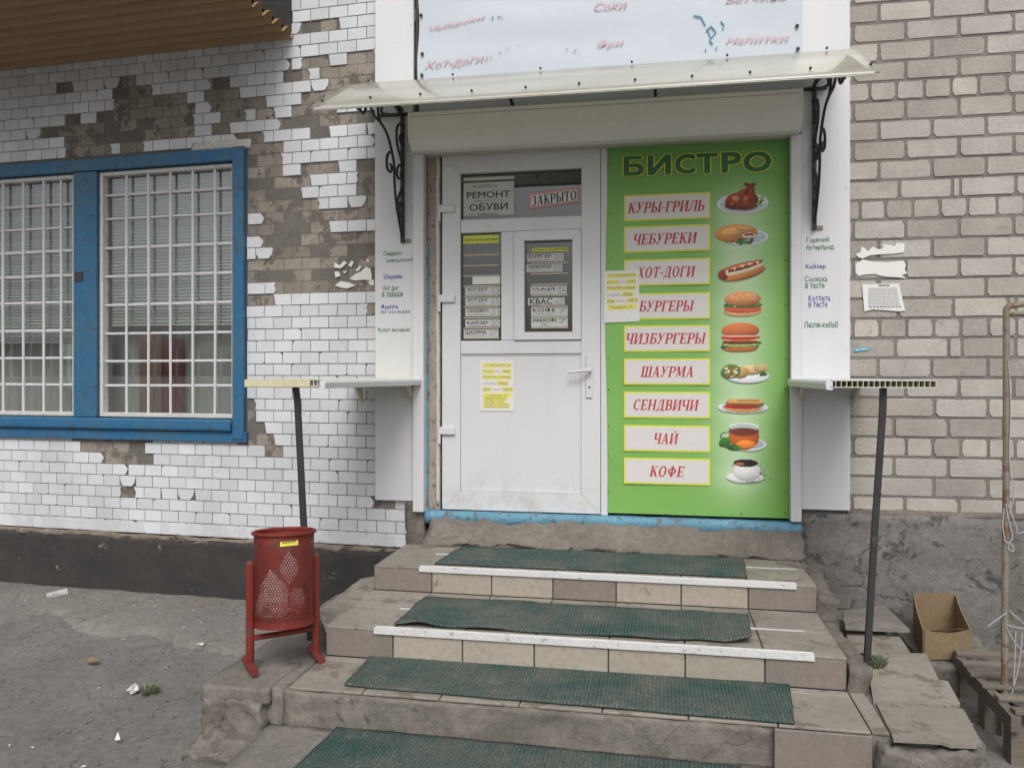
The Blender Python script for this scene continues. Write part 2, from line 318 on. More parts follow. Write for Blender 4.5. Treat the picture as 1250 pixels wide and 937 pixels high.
def rough_box(x0, x1, y0, y1, z0, z1, amp=.015, step=.04, seed=0, top=None):
    """a box of weathered concrete: every face subdivided and pushed about"""
    nx, ny, nzz = [max(1, min(60, int(round(abs(b-a)/step)))) for a, b in ((x0, x1), (y0, y1), (z0, z1))]
    bm = bmesh.new(); idx = {}
    def V(i, j, k):
        if (i, j, k) not in idx:
            p = Vector((x0+(x1-x0)*i/nx, y0+(y1-y0)*j/ny, z0+(z1-z0)*k/nzz)); q = p*9+Vector((seed*7.3, 0, 0))
            d = noise.noise_vector(q)*amp+noise.noise_vector(q*3.1)*amp*.55+noise.noise_vector(q*8.3)*amp*.28
            if top: p.z = z0+(top(p)-z0)*k/nzz
            idx[(i, j, k)] = bm.verts.new(p+d)
        return idx[(i, j, k)]
    for i in range(nx):
        for j in range(ny):
            bm.faces.new((V(i, j, nzz), V(i+1, j, nzz), V(i+1, j+1, nzz), V(i, j+1, nzz)))
            bm.faces.new((V(i, j, 0), V(i, j+1, 0), V(i+1, j+1, 0), V(i+1, j, 0)))
        for k in range(nzz):
            bm.faces.new((V(i, 0, k), V(i+1, 0, k), V(i+1, 0, k+1), V(i, 0, k+1)))
            bm.faces.new((V(i, ny, k), V(i, ny, k+1), V(i+1, ny, k+1), V(i+1, ny, k)))
    for j in range(ny):
        for k in range(nzz):
            bm.faces.new((V(0, j, k), V(0, j, k+1), V(0, j+1, k+1), V(0, j+1, k)))
            bm.faces.new((V(nx, j, k), V(nx, j+1, k), V(nx, j+1, k+1), V(nx, j, k+1)))
    bm.verts.index_update(); m = MB(); m.smooth = True
    m.add([v.co for v in bm.verts], [[v.index for v in f.verts] for f in bm.faces]); bm.free(); return m
def poly_slab(pts, z0, z1, jag=0, seed=1):
    """a flat broken slab: outline of (x,y) points between two heights"""
    r = random.Random(seed); out = []
    for i, p in enumerate(pts):
        q = pts[(i+1) % len(pts)]; out.append(p)
        if jag:
            k = max(1, int(math.dist(p, q)/.04))
            for t in range(1, k): out.append((p[0]+(q[0]-p[0])*t/k+r.uniform(-jag, jag), p[1]+(q[1]-p[1])*t/k+r.uniform(-jag, jag)))
    return MB().prism(out, z0, z1, axis='z')
# lettering ------------------------------------------------------
def text_mb(body, x0, x1, z0, z1, y, bold=0.0, fat=None, shear=0.0, slope=0.0, mi=0, spacing=1.0, align=None):
    body = body.translate(str.maketrans('АВЕКМНОРСТХаеорсух', 'ABEKMHOPCTXaeopcyx'))
    c = bpy.data.curves.new('t', 'FONT'); c.body = body; c.offset = bold; c.shear = shear; c.resolution_u = 3; c.space_character = spacing; c.space_line = .85
    if align: c.align_x = align
    c.offset = 0; o = bpy.data.objects.new('t', c); COL.objects.link(o); me = bpy.data.meshes.new_from_object(o)
    v = np.array([p.co[:] for p in me.vertices]) if len(me.vertices) else np.zeros((1, 3)); fs = [list(p.vertices) for p in me.polygons]
    bpy.data.objects.remove(o); bpy.data.curves.remove(c); bpy.data.meshes.remove(me)
    a = v.min(0); b = v.max(0); m = MB()
    X = x0+(v[:, 0]-a[0])/max(1e-6, b[0]-a[0])*(x1-x0); Z = z0+(v[:, 1]-a[1])/max(1e-6, b[1]-a[1])*(z1-z0)+slope*(X-x0)
    e = fat if fat is not None else (bold*(z1-z0)*1.1 if bold else 0)
    sh = [(0, 0)]+([(e, 0), (-e, 0), (0, e*.6), (0, -e*.6)] if e else [])+([(e*.7, e*.7), (-e*.7, e*.7), (e*.7, -e*.7), (-e*.7, -e*.7)] if fat else [])
    for k, (a_, b_) in enumerate(sh):
        for j, f in enumerate(fs): m.add([(X[i]+a_, y-k*.00006-(j % 11)*.000005, Z[i]+b_) for i in f], [tuple(range(len(f)))], mi)
    return m
def join(*ms):
    o = MB()
    for m in ms:
        k = len(o.v); o.v += m.v; o.f += [tuple(i+k for i in f) for f in m.f]; o.mi += m.mi; o.c += m.c
    return o
# serif capitals built from stems, bars and bowls (cap height 1)
TH, TN, SF = .20, .085, .05
def g_stem(x, y0=0, y1=1, w=TH, t=1, b=1):
    p = [[(x-w/2, y0), (x+w/2, y0), (x+w/2, y1), (x-w/2, y1)]]
    if b: p.append([(x-w/2-.09, y0), (x+w/2+.09, y0), (x+w/2+.09, y0+SF), (x-w/2-.09, y0+SF)])
    if t: p.append([(x-w/2-.09, y1-SF), (x+w/2+.09, y1-SF), (x+w/2+.09, y1), (x-w/2-.09, y1)])
    return p
def g_bar(x0, x1, y, w=TN): return [[(x0, y-w/2), (x1, y-w/2), (x1, y+w/2), (x0, y+w/2)]]
def g_dia(x0, y0, x1, y1, w): return [[(x0-w/2, y0), (x0+w/2, y0), (x1+w/2, y1), (x1-w/2, y1)]]
def g_ser(x, y): return [[(x-.15, y), (x+.15, y), (x+.15, y+SF), (x-.15, y+SF)]]
def g_arc(cx, cy, rx, ry, a0, a1, thick=TH, thin=TN, n=14):
    ps = []; pa = None
    for i in range(n+1):
        a = math.radians(a0+(a1-a0)*i/n); w = thin+(thick-thin)*abs(math.cos(a)); c, s_ = math.cos(a), math.sin(a)
        o = (cx+rx*c, cy+ry*s_); q = (cx+(rx-w)*c, cy+(ry-min(w, thin*1.3))*s_)
        if pa: ps.append([pa[0], o, q, pa[1]])
        pa = (o, q)
    return ps
def bowl(x, y0, y1, r=.36): h = (y1-y0)/2; return g_bar(x, x+.2, y0+TN/2)+g_bar(x, x+.2, y1-TN/2)+g_arc(x+.17, y0+h, r, h, -90, 90)
G = {
 'К': (.86, g_stem(.2)+g_dia(.28, .45, .66, 1, TN)+g_dia(.70, 0, .40, .60, TH)+g_ser(.68, .95)+g_ser(.74, 0)),
 'У': (.84, g_dia(.40, .35, .18, 1, TH)+g_dia(.22, 0, .68, 1, TN)+g_ser(.18, .95)+g_ser(.68, .95)+g_arc(.2, .12, .13, .12, 120, 380)),
 'Р': (.78, g_stem(.2)+bowl(.26, .42, 1)), 'Ь': (.78, g_stem(.2)+bowl(.26, 0, .56)),
 'Ы': (1.12, g_stem(.2)+bowl(.26, 0, .56, .3)+g_stem(.95)),
 '-': (.42, g_bar(.05, .37, .42, .1)), ' ': (.4, []), '!': (.3, g_dia(.15, .3, .15, 1, .14)+g_bar(.08, .22, .07, .14)),
 'Г': (.74, g_stem(.2)+g_bar(.2, .68, .957)+g_dia(.66, .72, .66, 1, .07)),
 'И': (.95, g_stem(.2)+g_stem(.78)+g_dia(.28, .05, .70, .95, TN)),
 'Й': (.95, g_stem(.2)+g_stem(.78)+g_dia(.28, .05, .70, .95, TN)+g_arc(.49, 1.24, .17, .15, 180, 360, .08)),
 'Л': (.95, g_stem(.78)+g_bar(.3, .8, .957)+g_dia(.22, .05, .36, 1, TN)+g_arc(.15, .12, .12, .12, 90, 380)),
 'Ч': (.88, g_stem(.70)+g_stem(.2, .5, 1, TH, 1, 0)+g_arc(.36, .56, .27, .2, 180, 290)+g_bar(.36, .62, .41)),
 'Е': (.78, g_stem(.2)+g_bar(.2, .68, .957)+g_bar(.2, .70, .043)+g_bar(.2, .52, .5)+g_dia(.66, .74, .66, 1, .07)+g_dia(.69, 0, .69, .27, .07)+g_dia(.52, .38, .52, .62, .06)),
 'Б': (.80, g_stem(.2)+bowl(.26, 0, .58)+g_bar(.2, .66, .957)+g_dia(.64, .74, .64, 1, .07)),
 'Х': (.88, g_dia(.70, 0, .20, 1, TH)+g_dia(.20, 0, .68, 1, TN)+g_ser(.2, 0)+g_ser(.7, 0)+g_ser(.2, .95)+g_ser(.68, .95)),
 'О': (.90, g_arc(.44, .5, .40, .52, 0, 360, n=24)), 'Т': (.84, g_stem(.42, t=0)+g_bar(.06, .78, .957)+g_dia(.08, .70, .08, 1, .07)+g_dia(.76, .70, .76, 1, .07)),
 'Д': (.95, g_stem(.68, b=0)+g_bar(.08, .88, .045, .09)+g_dia(.22, .05, .36, 1, TN)+g_bar(.3, .7, .957)+g_dia(.09, -.2, .09, .08, .08)+g_dia(.86, -.2, .86, .08, .08)),
 'З': (.74, g_arc(.32, .74, .30, .28, -90, 140)+g_arc(.32, .28, .34, .30, -140, 90)),
 'Ш': (1.22, g_stem(.2)+g_stem(.62)+g_stem(1.04)+g_bar(.1, 1.14, .043)),
 'А': (.92, g_dia(.72, 0, .44, 1, TH)+g_dia(.16, 0, .42, 1, TN)+g_bar(.24, .62, .33)+g_ser(.16, 0)+g_ser(.74, 0)),
 'М': (1.08, g_stem(.90)+g_stem(.18, w=TN)+g_dia(.50, .12, .22, 1, TH*.9)+g_dia(.50, .12, .84, 1, TN)),
 'С': (.82, g_arc(.44, .5, .40, .52, 50, 310, n=20)+g_dia(.70, .70, .70, .98, .06)),
 'Н': (.95, g_stem(.2)+g_stem(.76)+g_bar(.2, .76, .5)), 'В': (.82, g_stem(.2)+bowl(.26, .46, 1, .32)+bowl(.26, 0, .54, .38)),
 'Ф': (1.02, g_stem(.5)+g_arc(.5, .52, .44, .32, 0, 360, n=22)), 'Я': (.82, g_stem(.62)+g_dia(.14, 0, .44, .5, TH*.8)+g_arc(.42, .72, .32, .28, 90, 270)+g_bar(.4, .6, .957)+g_bar(.4, .6, .45)),
 'П': (.95, g_stem(.2, t=0)+g_stem(.76, t=0)+g_bar(.06, .9, .957)), 'Ц': (.98, g_stem(.2, b=0)+g_stem(.76, b=0)+g_bar(.1, .92, .043)+g_dia(.9, -.18, .9, .06, .07)),
}
def serif_mb(body, x0, x1, z0, z1, y, shear=0.0, slope=0.0, mi=0, fat=0.0):
    m = MB(); cx = 0; polys = []
    for ch in body:
        wd, ps = G[ch]
        for p in ps: polys.append([(a+cx+shear*b, b) for a, b in p])
        cx += wd+.03
    w0 = min(a for p in polys for a, b in p); w1 = max(a for p in polys for a, b in p); lo, hi = 0, 1
    for i, p in enumerate(polys):
        pts = []
        for a, b in p:
            X = x0+(a-w0)/(w1-w0)*(x1-x0); pts.append((X, y-(i % 5)*.00012, z0+b*(z1-z0)+slope*(X-x0)))
        m.quad(pts, mi)
    return m

# ================================================================= GROUND
def gz(x, y): return .10+.03*max(-3.0, min(0, y))-.02*max(0, min(1, (x-1.0)/.35))*(1 if y < .3 else 0)*max(0, min(1, (-y-.12)/.3))
gx = [-400, -120, -40, -15]+[-8+.5*i for i in range(6)]+[-5+.08*i for i in range(100)]+[3+.5*i for i in range(12)]+[12, 30, 100, 400]
gy = [-400, -120, -40, -15, -9, -7]+[-6+.3*i for i in range(10)]+[-3+.08*i for i in range(45)]+[.6, 1, 3, 10, 40, 150, 400]
m = MB(); m.smooth = True
for y in gy:
    for x in gx:
        nn = noise.noise(Vector((x*1.3, y*1.3, 0)))*.010+noise.noise(Vector((x*6, y*6, 2)))*.005 if abs(x) < 6 and -5 < y < 1 else 0
        m.v.append((x, y, gz(x, y)+nn))
W_ = len(gx)
for j in range(len(gy)-1):
    for i in range(W_-1): m.f.append((j*W_+i, j*W_+i+1, (j+1)*W_+i+1, (j+1)*W_+i)); m.mi.append(0)
me = m.mesh('ground', MT['asphalt']); o = bpy.data.objects.new('ground', me); COL.objects.link(o); o['kind'] = 'structure'; o['label'] = 'worn grey asphalt yard sloping gently away from the shop wall'
# pale cement apron along the tiled wall, ragged edge
edge = [(0, 762), (40, 752), (62, 748), (80, 760), (95, 770), (130, 778), (180, 774), (215, 788), (262, 796), (300, 800), (330, 806)]
m = MB(); m.smooth = True
eds = []
for (a, b), (c, d) in zip(edge, edge[1:]):
    for k in range(6): eds.append((a+(c-a)*k/6, b+(d-b)*k/6))
eds.append(edge[-1]); eds = [(-160, 752), (-80, 756)]+eds
rows = []
for (a, b) in eds:
    e = Pz(a, b, .085); e.y += random.uniform(-.018, .018); t = Lp(a, 700); far = HINGE+LD*t[0]+LN*.03
    far = Vector((e.x, HINGE.y+(HINGE.x-e.x)*math.tan(LA)+.03, 0))
    if rows and e.x < rows[-1][0].x+.008: continue
    rows.append([Vector((e.x, e.y*(1-q)+far.y*q, 0)) for q in (0, .06, .2, .4, .6, .8, 1)])
for r in rows:
    for q, p in enumerate(r):
        h = -.006 if q == 0 else .021+noise.noise(Vector((p.x*5, p.y*5, 9)))*.006+noise.noise(Vector((p.x*6, p.y*6, 2)))*.005
        m.v.append((p.x, p.y, gz(p.x, p.y)+h+noise.noise(Vector((p.x*1.3, p.y*1.3, 0)))*.010))
for i in range(len(rows)-1):
    for q in range(6): m.f.append((i*7+q, (i+1)*7+q, (i+1)*7+q+1, i*7+q+1)); m.mi.append(0)
single('cement_apron', m, MT['apron'], 'pale cracked cement strip along the foot of the tiled wall', None, kind='structure')

# ================================================================= TILED WALL (left)
tw = Thing('tiled_wall', 'white tiled wall with many tiles fallen off, left of the door', 'wall', (-1.5, 0, 0), 'L')
WIN = dict(s0=Lp(92, 300)[0]-(Lp(300, 300)[0]-Lp(92, 300)[0]), s1=Lp(300.5, 300)[0], z0=Lp(150, 534)[1], z1=Lp(150, 192)[1])
ZB = Lp(200, 652)[1]                       # foot of the tiles
S0, S1 = -3.6, .12
T0 = .0                                    # plane of the mortar bed; tiles stand proud of it
m = MB()
D2 = .24
for a, b, c, d in ((S0, S1, WIN['z1'], 4.2), (S0, S1, ZB, WIN['z0']), (WIN['s1'], S1, WIN['z0'], WIN['z1']), (S0, WIN['s0'], WIN['z0'], WIN['z1'])):
    if b > a: m.box(a, b, .008, D2, c, d)
tw.part('mortar_bed', m, MT['bed'])
m = rough_box(S0, S1+.3, -.030, D2, -.25, ZB-.022, .010, .035, 3); tw.part('plinth', m, MT['blackp'], label='black painted plinth chipped and dusty')
m = rough_box(S0, S1+.02, -.026, .05, ZB-.04, ZB-.004, .012, .018, 5); tw.part('render_band', m, MT['tan'], label='crumbling band of bare render above the black plinth')
PW, PH = .1215, .0709
zrow = Lp(455, 399.5)[1]; scol = Lp(323.3, 391)[0]
def rect(ox, oy, s, L_): return [(ox+a/s, oy+b/s, ox+c/s, oy+d/s) for a, b, c, d in L_]
BROWN = (rect(0, 0, 3.904, [(270, 385, 345, 430), (605, 350, 648, 400), (548, 395, 725, 440), (540, 435, 905, 480), (538, 470, 905, 525), (455, 520, 905, 585), (300, 540, 368, 600),
        (212, 590, 915, 640), (330, 635, 915, 655), (330, 640, 670, 690), (372, 690, 520, 735), (600, 690, 672, 712), (1025, 360, 1058, 410), (1025, 408, 1155, 460), (980, 455, 1080, 525), (1115, 460, 1249, 510), (1060, 520, 1155, 575), (1040, 575, 1118, 640)])
     + rect(300, 0, 3.904, [(285, 85, 465, 130), (175, 270, 230, 330), (198, 325, 288, 385), (315, 250, 430, 308), (375, 300, 620, 365), (500, 240, 592, 290), (380, 365, 620, 430), (290, 430, 620, 492),
        (0, 455, 115, 510), (75, 500, 158, 560), (245, 490, 430, 550), (430, 520, 620, 578), (210, 550, 430, 605), (340, 600, 430, 650), (560, 575, 620, 640), (0, 640, 80, 700), (590, 640, 620, 690)])
     + rect(270, 160, 3.904, [(120, 50, 285, 110), (120, 110, 295, 160), (120, 160, 298, 210), (415, 135, 595, 188), (685, 125, 745, 180), (650, 185, 745, 240), (690, 240, 745, 300), (120, 210, 380, 265), (120, 265, 418, 320), (120, 320, 470, 368),
        (650, 305, 745, 362), (120, 368, 745, 418), (120, 420, 470, 490), (205, 488, 745, 545), (208, 545, 745, 600), (110, 600, 745, 658), (110, 655, 745, 718), (258, 715, 745, 765), (110, 775, 207, 825), (697, 820, 745, 870)])
     + rect(0, 380, 3.603, [(350, 560, 425, 610), (428, 560, 648, 662), (532, 665, 555, 712), (567, 715, 610, 765), (528, 762, 598, 808), (715, 770, 740, 820), (577, 905, 613, 945), (820, 805, 890, 825), (1087, 385, 1120, 480)])
     + rect(260, 380, 3.603, [(120, 380, 185, 435), (120, 435, 185, 540), (185, 488, 258, 540), (120, 540, 305, 592), (258, 590, 312, 640), (287, 640, 302, 688), (675, 825, 760, 855)]))
def project_L(s, z):                        # where a point of the wall falls in the survey picture
    P = HINGE+LD*s; P = Vector((P.x, P.y, z))-C0
    u = P.x*math.cos(YAW)+P.y*math.sin(YAW); dd = -P.x*math.sin(YAW)+P.y*math.cos(YAW)
    return 625+F*u/dd, HOR-F*P.z/dd
def bare(s, z):
    x, y = project_L(s, z); return any(a <= x <= c and b <= y <= d for a, b, c, d in BROWN)
def slab_mesh(name, w, h, t, outline, mat, ch=.0015):
    m = MB(); n = len(outline)
    f0 = [(x*w, -t, z*h) for x, z in outline]; cx = sum(p[0] for p in f0)/n; cz = sum(p[2] for p in f0)/n
    f1 = [(x*w, 0, z*h) for x, z in outline]; f05 = [(p[0], -t+ch, p[2]) for p in f0]
    f0 = [(cx+(p[0]-cx)*(1-2*ch/w), p[1], cz+(p[2]-cz)*(1-2*ch/h)) for p in f0]
    m.add(f0+f05+f1, [tuple(range(n))]+[(i, i+n, (i+1) % n+n, (i+1) % n) for i in range(n)]+[(i+n, i+2*n, (i+1) % n+2*n, (i+1) % n+n) for i in range(n)])
    return m.mesh(name, mat)
TW, THH = PW-.0045, PH-.0042
tile_shapes = [[(0, 0), (1, 0), (1, 1), (0, 1)]]*5+[
 [(0, 0), (1, 0), (1, .72), (.93, .83), (.86, 1), (0, 1)], [(0, 0), (1, 0), (1, 1), (.13, 1), (.05, .9), (0, .74)], [(0, 0), (.9, 0), (1, .12), (1, 1), (0, 1)]]
broken_shapes = [[(0, 0), (.5, 0), (.58, .3), (.52, .7), (.62, 1), (0, 1)], [(.1, 0), (1, 0), (1, 1), (0, 1), (.05, .6)], [(0, 0), (.8, 0), (.95, .5), (.7, 1), (0, 1)],
 [(.18, 0), (.75, 0), (.92, .35), (1, .9), (.9, 1), (0, 1), (.02, .5)], [(.45, 0), (1, 0), (1, 1), (.38, 1), (.5, .55)]]
tmeshes = [slab_mesh('tile', TW, THH, .012, s_, MT['tile']) for s_ in tile_shapes+broken_shapes]
tilejobs, brickjobs = [], []
r0 = int((ZB-zrow)/PH)-1
for r in range(r0, 30):
    z = zrow+r*PH
    if z+PH < ZB+.005: continue
    if z > 3.95: break
    ph = (0 if r % 2 else .5)
    for c in range(-34, 14):
        s = scol+(c+ph+.03*math.sin(r*5.1))*PW
        if s < S0+.02: continue
        zz0, zz1 = z, z+PH
        lim = Lp(459, 500)[0]+.02
        x, y = project_L(s+PW/2, z+PH/2)
        if y > 612: lim = Lp(506-(y-612)*.12, y)[0]-random.uniform(0, .02)
        else: lim = .12
        if s+PW*.6 > lim: continue
        if zz0 > WIN['z0']-.005 and zz0 < WIN['z1']-.01 and s+PW > WIN['s0'] and s < WIN['s1']-.004:
            if s+PW > WIN['s1']+.02:       # cut piece beside the window
                if not bare((s+PW+WIN['s1'])/2, z+PH/2): tilejobs.append((WIN['s1']+.006, z, (s+PW-WIN['s1']-.010)/TW, 1, 0))
                else: brickjobs.append((WIN['s1']+.004, z, (s+PW-WIN['s1']-.006)/PW, 1))
            continue
        sz = 1
        if z < ZB+.0: sz = (z+PH-ZB)/PH; z = ZB
        elif zz1 > WIN['z0'] and zz0 < WIN['z0'] and s < WIN['s1']: sz = (WIN['z0']-zz0-.002)/PH
        elif zz0 < WIN['z1'] < zz1 and s < WIN['s1'] and s+PW > WIN['s0']: sz = (zz1-WIN['z1']-.002)/PH; z = WIN['z1']+.002
        hits = [bare(s+PW*k, z+PH*.5*sz) for k in (.2, .5, .8)]
        if sum(hits) >= 2: brickjobs.append((s, z, 1, sz)); 
        elif sum(hits) == 1: brickjobs.append((s, z, 1, sz)); tilejobs.append((s, z, 1, sz, random.choice([8, 10, 11]) if hits[2] else random.choice([9, 12])))
        else:
            if (bare(s-PW*.5, z+PH/2) or bare(s+PW*1.5, z+PH/2)) and random.random() < .35:
                brickjobs.append((s, z, 1, sz)); tilejobs.append((s, z, 1, sz, random.choice([8, 10, 11]) if bare(s+PW*1.5, z+PH/2) else random.choice([9, 12]))); continue
            rr_ = random.random(); tilejobs.append((s, z, 1, sz, random.randrange(5) if rr_ < .86 else random.choice([5, 6, 7])))
            if rr_ >= .86: brickjobs.append((s, z, 1, sz))
tilejobs.sort(key=lambda j: -j[0])          # the nearest of them are parts of their own, the rest one mesh
vis = [j for j in tilejobs if j[1] < 3.45]; hid = [j for j in tilejobs if j[1] >= 3.45]
for j in vis[:295]:
    s, z, sx, sz, k = j
    tw.piece('tile', tmeshes[k], (s+.002, .010+random.uniform(-.0008, .0008), z+.002), (sx, 1, sz), rot=(0, random.uniform(-.005, .005), 0))
m = MB()
for s, z, sx, sz, k in vis[295:]+hid:
    me = tmeshes[k]; jy = random.uniform(-.0008, .0008); q = random.uniform(-.005, .005)
    m.add([(s+.002+v.co.x*sx, .010+jy+v.co.y, z+.002+v.co.z*sz+v.co.x*q) for v in me.vertices], [tuple(p.vertices) for p in me.polygons])
tw.part('tile', m, MT['tile'], kind='stuff', label='white glazed tiles of the farther part of the wall')
pshapes = []
for k in range(6):
    rr = random.Random(k); o_ = [(0, .04), (.05, 0), (.5, rr.uniform(0, .05)), (.95, 0), (1, .06), (1-rr.uniform(0, .02), .5), (1, .93), (.94, 1), (.5, 1-rr.uniform(0, .04)), (.05, 1), (0, .94), (rr.uniform(0, .02), .5)]
    pshapes.append(slab_mesh('mortar_block', PW-.0035, PH-.0035, .002+.003*rr.random(), o_, MT['patch'], .001))
for s, z, sx, sz in brickjobs:
    tw.piece('mortar_block', random.choice(pshapes), (s+.002, .010+random.uniform(0, .002), z+.002), (sx, 1, sz))
# bare mortar where the wall meets the threshold
m = rough_box(Lp(497, 640)[0], .2, -.02, .1, ZB-.02, Lp(480, 608)[1], .012, .03, 11)
tw.part('bare_corner', m, MT['mortar'], label='crumbled bare corner beside the door sill')
# rusty lintel over the window's right end
m = rough_box(Lp(235, 170)[0], WIN['s1']+.03, -.004, .03, Lp(270, 182)[1]-.005, Lp(270, 172)[1], .006, .02, 4)
tw.part('lintel', m, MT['whitep'], label='peeling rusty lintel end above the window')

# torn paper remains on the bare patch
def scrap(pts, fn, y, mat, th=.0015):
    m = MB(); q = [fn(*p) for p in pts]; n = len(q)
    m.add([(a, y, b) for a, b in q]+[(a, y+th, b) for a, b in q], [tuple(range(n)), tuple(range(2*n-1, n-1, -1))]+[(i, (i+1) % n, (i+1) % n+n, i+n) for i in range(n)]); return m
fL = lambda x, y: Lp(270+x/3.904, 160+y/3.904)
m = join(scrap([(540, 625), (565, 640), (585, 618), (600, 628), (570, 655), (540, 650)], fL, -.001, 0), scrap([(605, 640), (620, 618), (632, 622), (622, 648)], fL, -.001, 0),
 scrap([(540, 670), (560, 668), (570, 690), (545, 698)], fL, -.001, 0), scrap([(540, 735), (570, 715), (610, 722), (640, 735), (600, 750), (570, 745)], fL, -.001, 0),
 scrap([(610, 705), (640, 680), (665, 670), (690, 645), (712, 655), (718, 690), (715, 712), (680, 708), (640, 712)], fL, -.001, 0), scrap([(640, 665), (660, 640), (668, 648), (655, 668)], fL, -.001, 0),
 scrap([(690, 620), (700, 605), (705, 625)], fL, -.001, 0), scrap([(700, 718), (725, 705), (728, 735), (712, 735)], fL, -.001, 0), scrap([(578, 670), (600, 665), (590, 678)], fL, -.001, 0))
single('torn_paper', m, MT['paper'], 'torn white remains of a poster stuck on the bare patch left of the door', 'paper', 'L')

# ================================================================= WINDOW
wn = Thing('window', 'wide window with weathered blue wooden frame and white grilles in the tiled wall', 'window', (-2, 0, WIN['z0']), 'L')
def Z(px, py): return Lp(px, py)[1]
sA, sB = Lp(92, 300)[0], Lp(120, 300)[0]; sC = Lp(287, 300)[0]
zt = WIN['z1']; zt2 = Z(150, 207); zb = Z(150, 509); zb2 = Z(150, 523)
casL = (sA-(sC-sB), sA); casR = (sB, sC)
wn.part('head_rail', MB().box(WIN['s0'], WIN['s1']-.055, -.028, .09, zt2, zt, ch=.004), MT['blue'])
wn.part('mullion', MB().box(sA, sB, -.020, .09, zb-.002, zt2-.003, ch=.004), MT['blue'])
wn.part('side_post', MB().box(sC, WIN['s1'], -.034, .09, zb2-.05, zt+.004, ch=.004), MT['blue'])
wn.part('side_post', MB().box(WIN['s0'], casL[0], -.034, .09, zb2, zt2-.003, ch=.004), MT['blue'])
wn.part('sill_rail', MB().prism([(.09, zb2), (-.045, zb2), (-.05, zb2+.012), (-.05, zb2+.035), (-.04, zb2+.04), (-.04, zb2+.055), (-.022, zb-.004), (.09, zb-.004)], WIN['s0'], sC-.003), MT['blue'])
wn.part('apron_board', MB().box(WIN['s0'], WIN['s1']+.012, -.026, .02, WIN['z0']-.012, zb2-.004, ch=.004), MT['blue'])
wn.part('latch_plate', MB().box(Lp(95, 339)[0], Lp(104, 339)[0], -.026, -.018, Z(100, 344), Z(100, 332)), MT['screw'])
def casement(a, b, vx, hz, top, bot):
    fr = MB(); t = .026
    for q in ((a+.004, a+.004+t, bot, top), (b-.004-t, b-.004, bot, top), (a+.004+t, b-.004-t, top-t, top), (a+.004+t, b-.004-t, bot, bot+t)): fr.box(q[0], q[1], .005, .06, q[2], q[3], ch=.003)
    f = wn.part('casement_frame', fr, MT['whitep'])
    wn.part('pane', MB().box(a+.02, b-.02, .048, .052, bot+.02, top-.02), MT['glass'])
    for x in vx:
        k = random.uniform(-.004, .004); wn.part('grille_bar', MB().tube([(x, .02, bot+.02), (x+k, .02, (bot+top)/2), (x, .02, top-.02)], .0085, 6), MT['pvc'])
    for z in hz: wn.part('grille_bar', MB().tube([(a+.02, .034, z), (b-.02, .034, z+random.uniform(-.004, .004))], .0085, 6), MT['pvc'])
hz = [Z(200, y) for y in (233, 262.5, 299, 334.5, 370.5, 406, 440.5, 470.8)]
casement(*casR, [Lp(x, 300)[0] for x in (152, 178.5, 205.7, 233, 260)], hz, zt2-.006, zb+.002)
hz = [Z(50, y) for y in (250, 278, 307, 337, 369, 403, 437, 469)]
vx = [Lp(x, 300)[0] for x in (1, 25.6, 50.5, 71.7)]; vx += [vx[0]-(vx[1]-vx[0])*k for k in (1, 2)]
casement(*casL, vx, hz, zt2-.006, zb+.002)
# room behind: dark recess, folded curtain, blinds, things on the sill
m = MB(); ro = (WIN['s0']+.01, WIN['s1']-.02)
m.box(ro[0]-.05, ro[1]+.03, 1.2, 1.25, .9, 3.2).box(ro[0]-.05, ro[0]-.02, .25, 1.2, .9, 3.2).box(ro[1]+.0, ro[1]+.03, .25, 1.2, .9, 3.2).box(ro[0]-.05, ro[1]+.03, .25, 1.2, 3.0, 3.05).box(ro[0]-.05, ro[1]+.03, .25, 1.2, .9, .95)
wn.part('room_shell', m, MT['curtain'])
m = MB(); m.smooth = True; n = 200
for i in range(n+1):
    s = ro[0]+(ro[1]-ro[0])*i/n; y = .20+.011*math.sin(s*38+1.5*math.sin(s*7))
    m.v += [(s, y, zb+.0), (s+.01*math.sin(s*9), y+.0, zt2)]
for i in range(n): m.f.append((2*i, 2*i+2, 2*i+3, 2*i+1)); m.mi.append(0)
wn.part('curtain', m, MT['curtain'])
for (a, b), bottom in ((casR, Z(200, 396)), (casL, Z(50, 420))):
    z = zt2-.03; k = 0
    while z > bottom:
        m = MB(); sag = .02*math.sin(k*.1)*max(0, (bottom+.25-z))
        m.add([(a+.03, .085, z), (b-.03, .085, z+sag), (b-.03, .100, z+.0192+sag), (a+.03, .100, z+.0192)], [(0, 1, 2, 3)])
        wn.part('blind_slat', m, MT['blind']); z -= .0205; k += 1
wn.part('inner_board', MB().box(Lp(153, 450)[0], Lp(180, 450)[0], .13, .14, zb, Z(165, 402)), MT['tancl'], label='tan board standing behind the glass')
wn.part('inner_cloth', MB().box(Lp(183, 450)[0], Lp(207, 450)[0], .125, .15, zb, Z(195, 412)), MT['redcl'], label='dark red cloth behind the glass')
wn.part('inner_sill', MB().box(ro[0], ro[1], .07, .3, zb-.03, zb-.003), MT['whitep'])
c_ = MB().box(Lp(62, 430)[0], Lp(86, 430)[0], .068, .071, Z(75, 476), Z(75, 419)); cd = wn.part('card', c_, MT['paper'], label='white card with a small red cross behind the glass')
xx = Lp(83, 429)[0]; zz = Z(83, 429); wn.part('cross_mark', MB().box(xx-.012, xx+.012, .0655, .0665, zz-.004, zz+.004).box(xx-.004, xx+.004, .0645, .0655, zz-.012, zz+.012), MT['redi'], parent=cd)

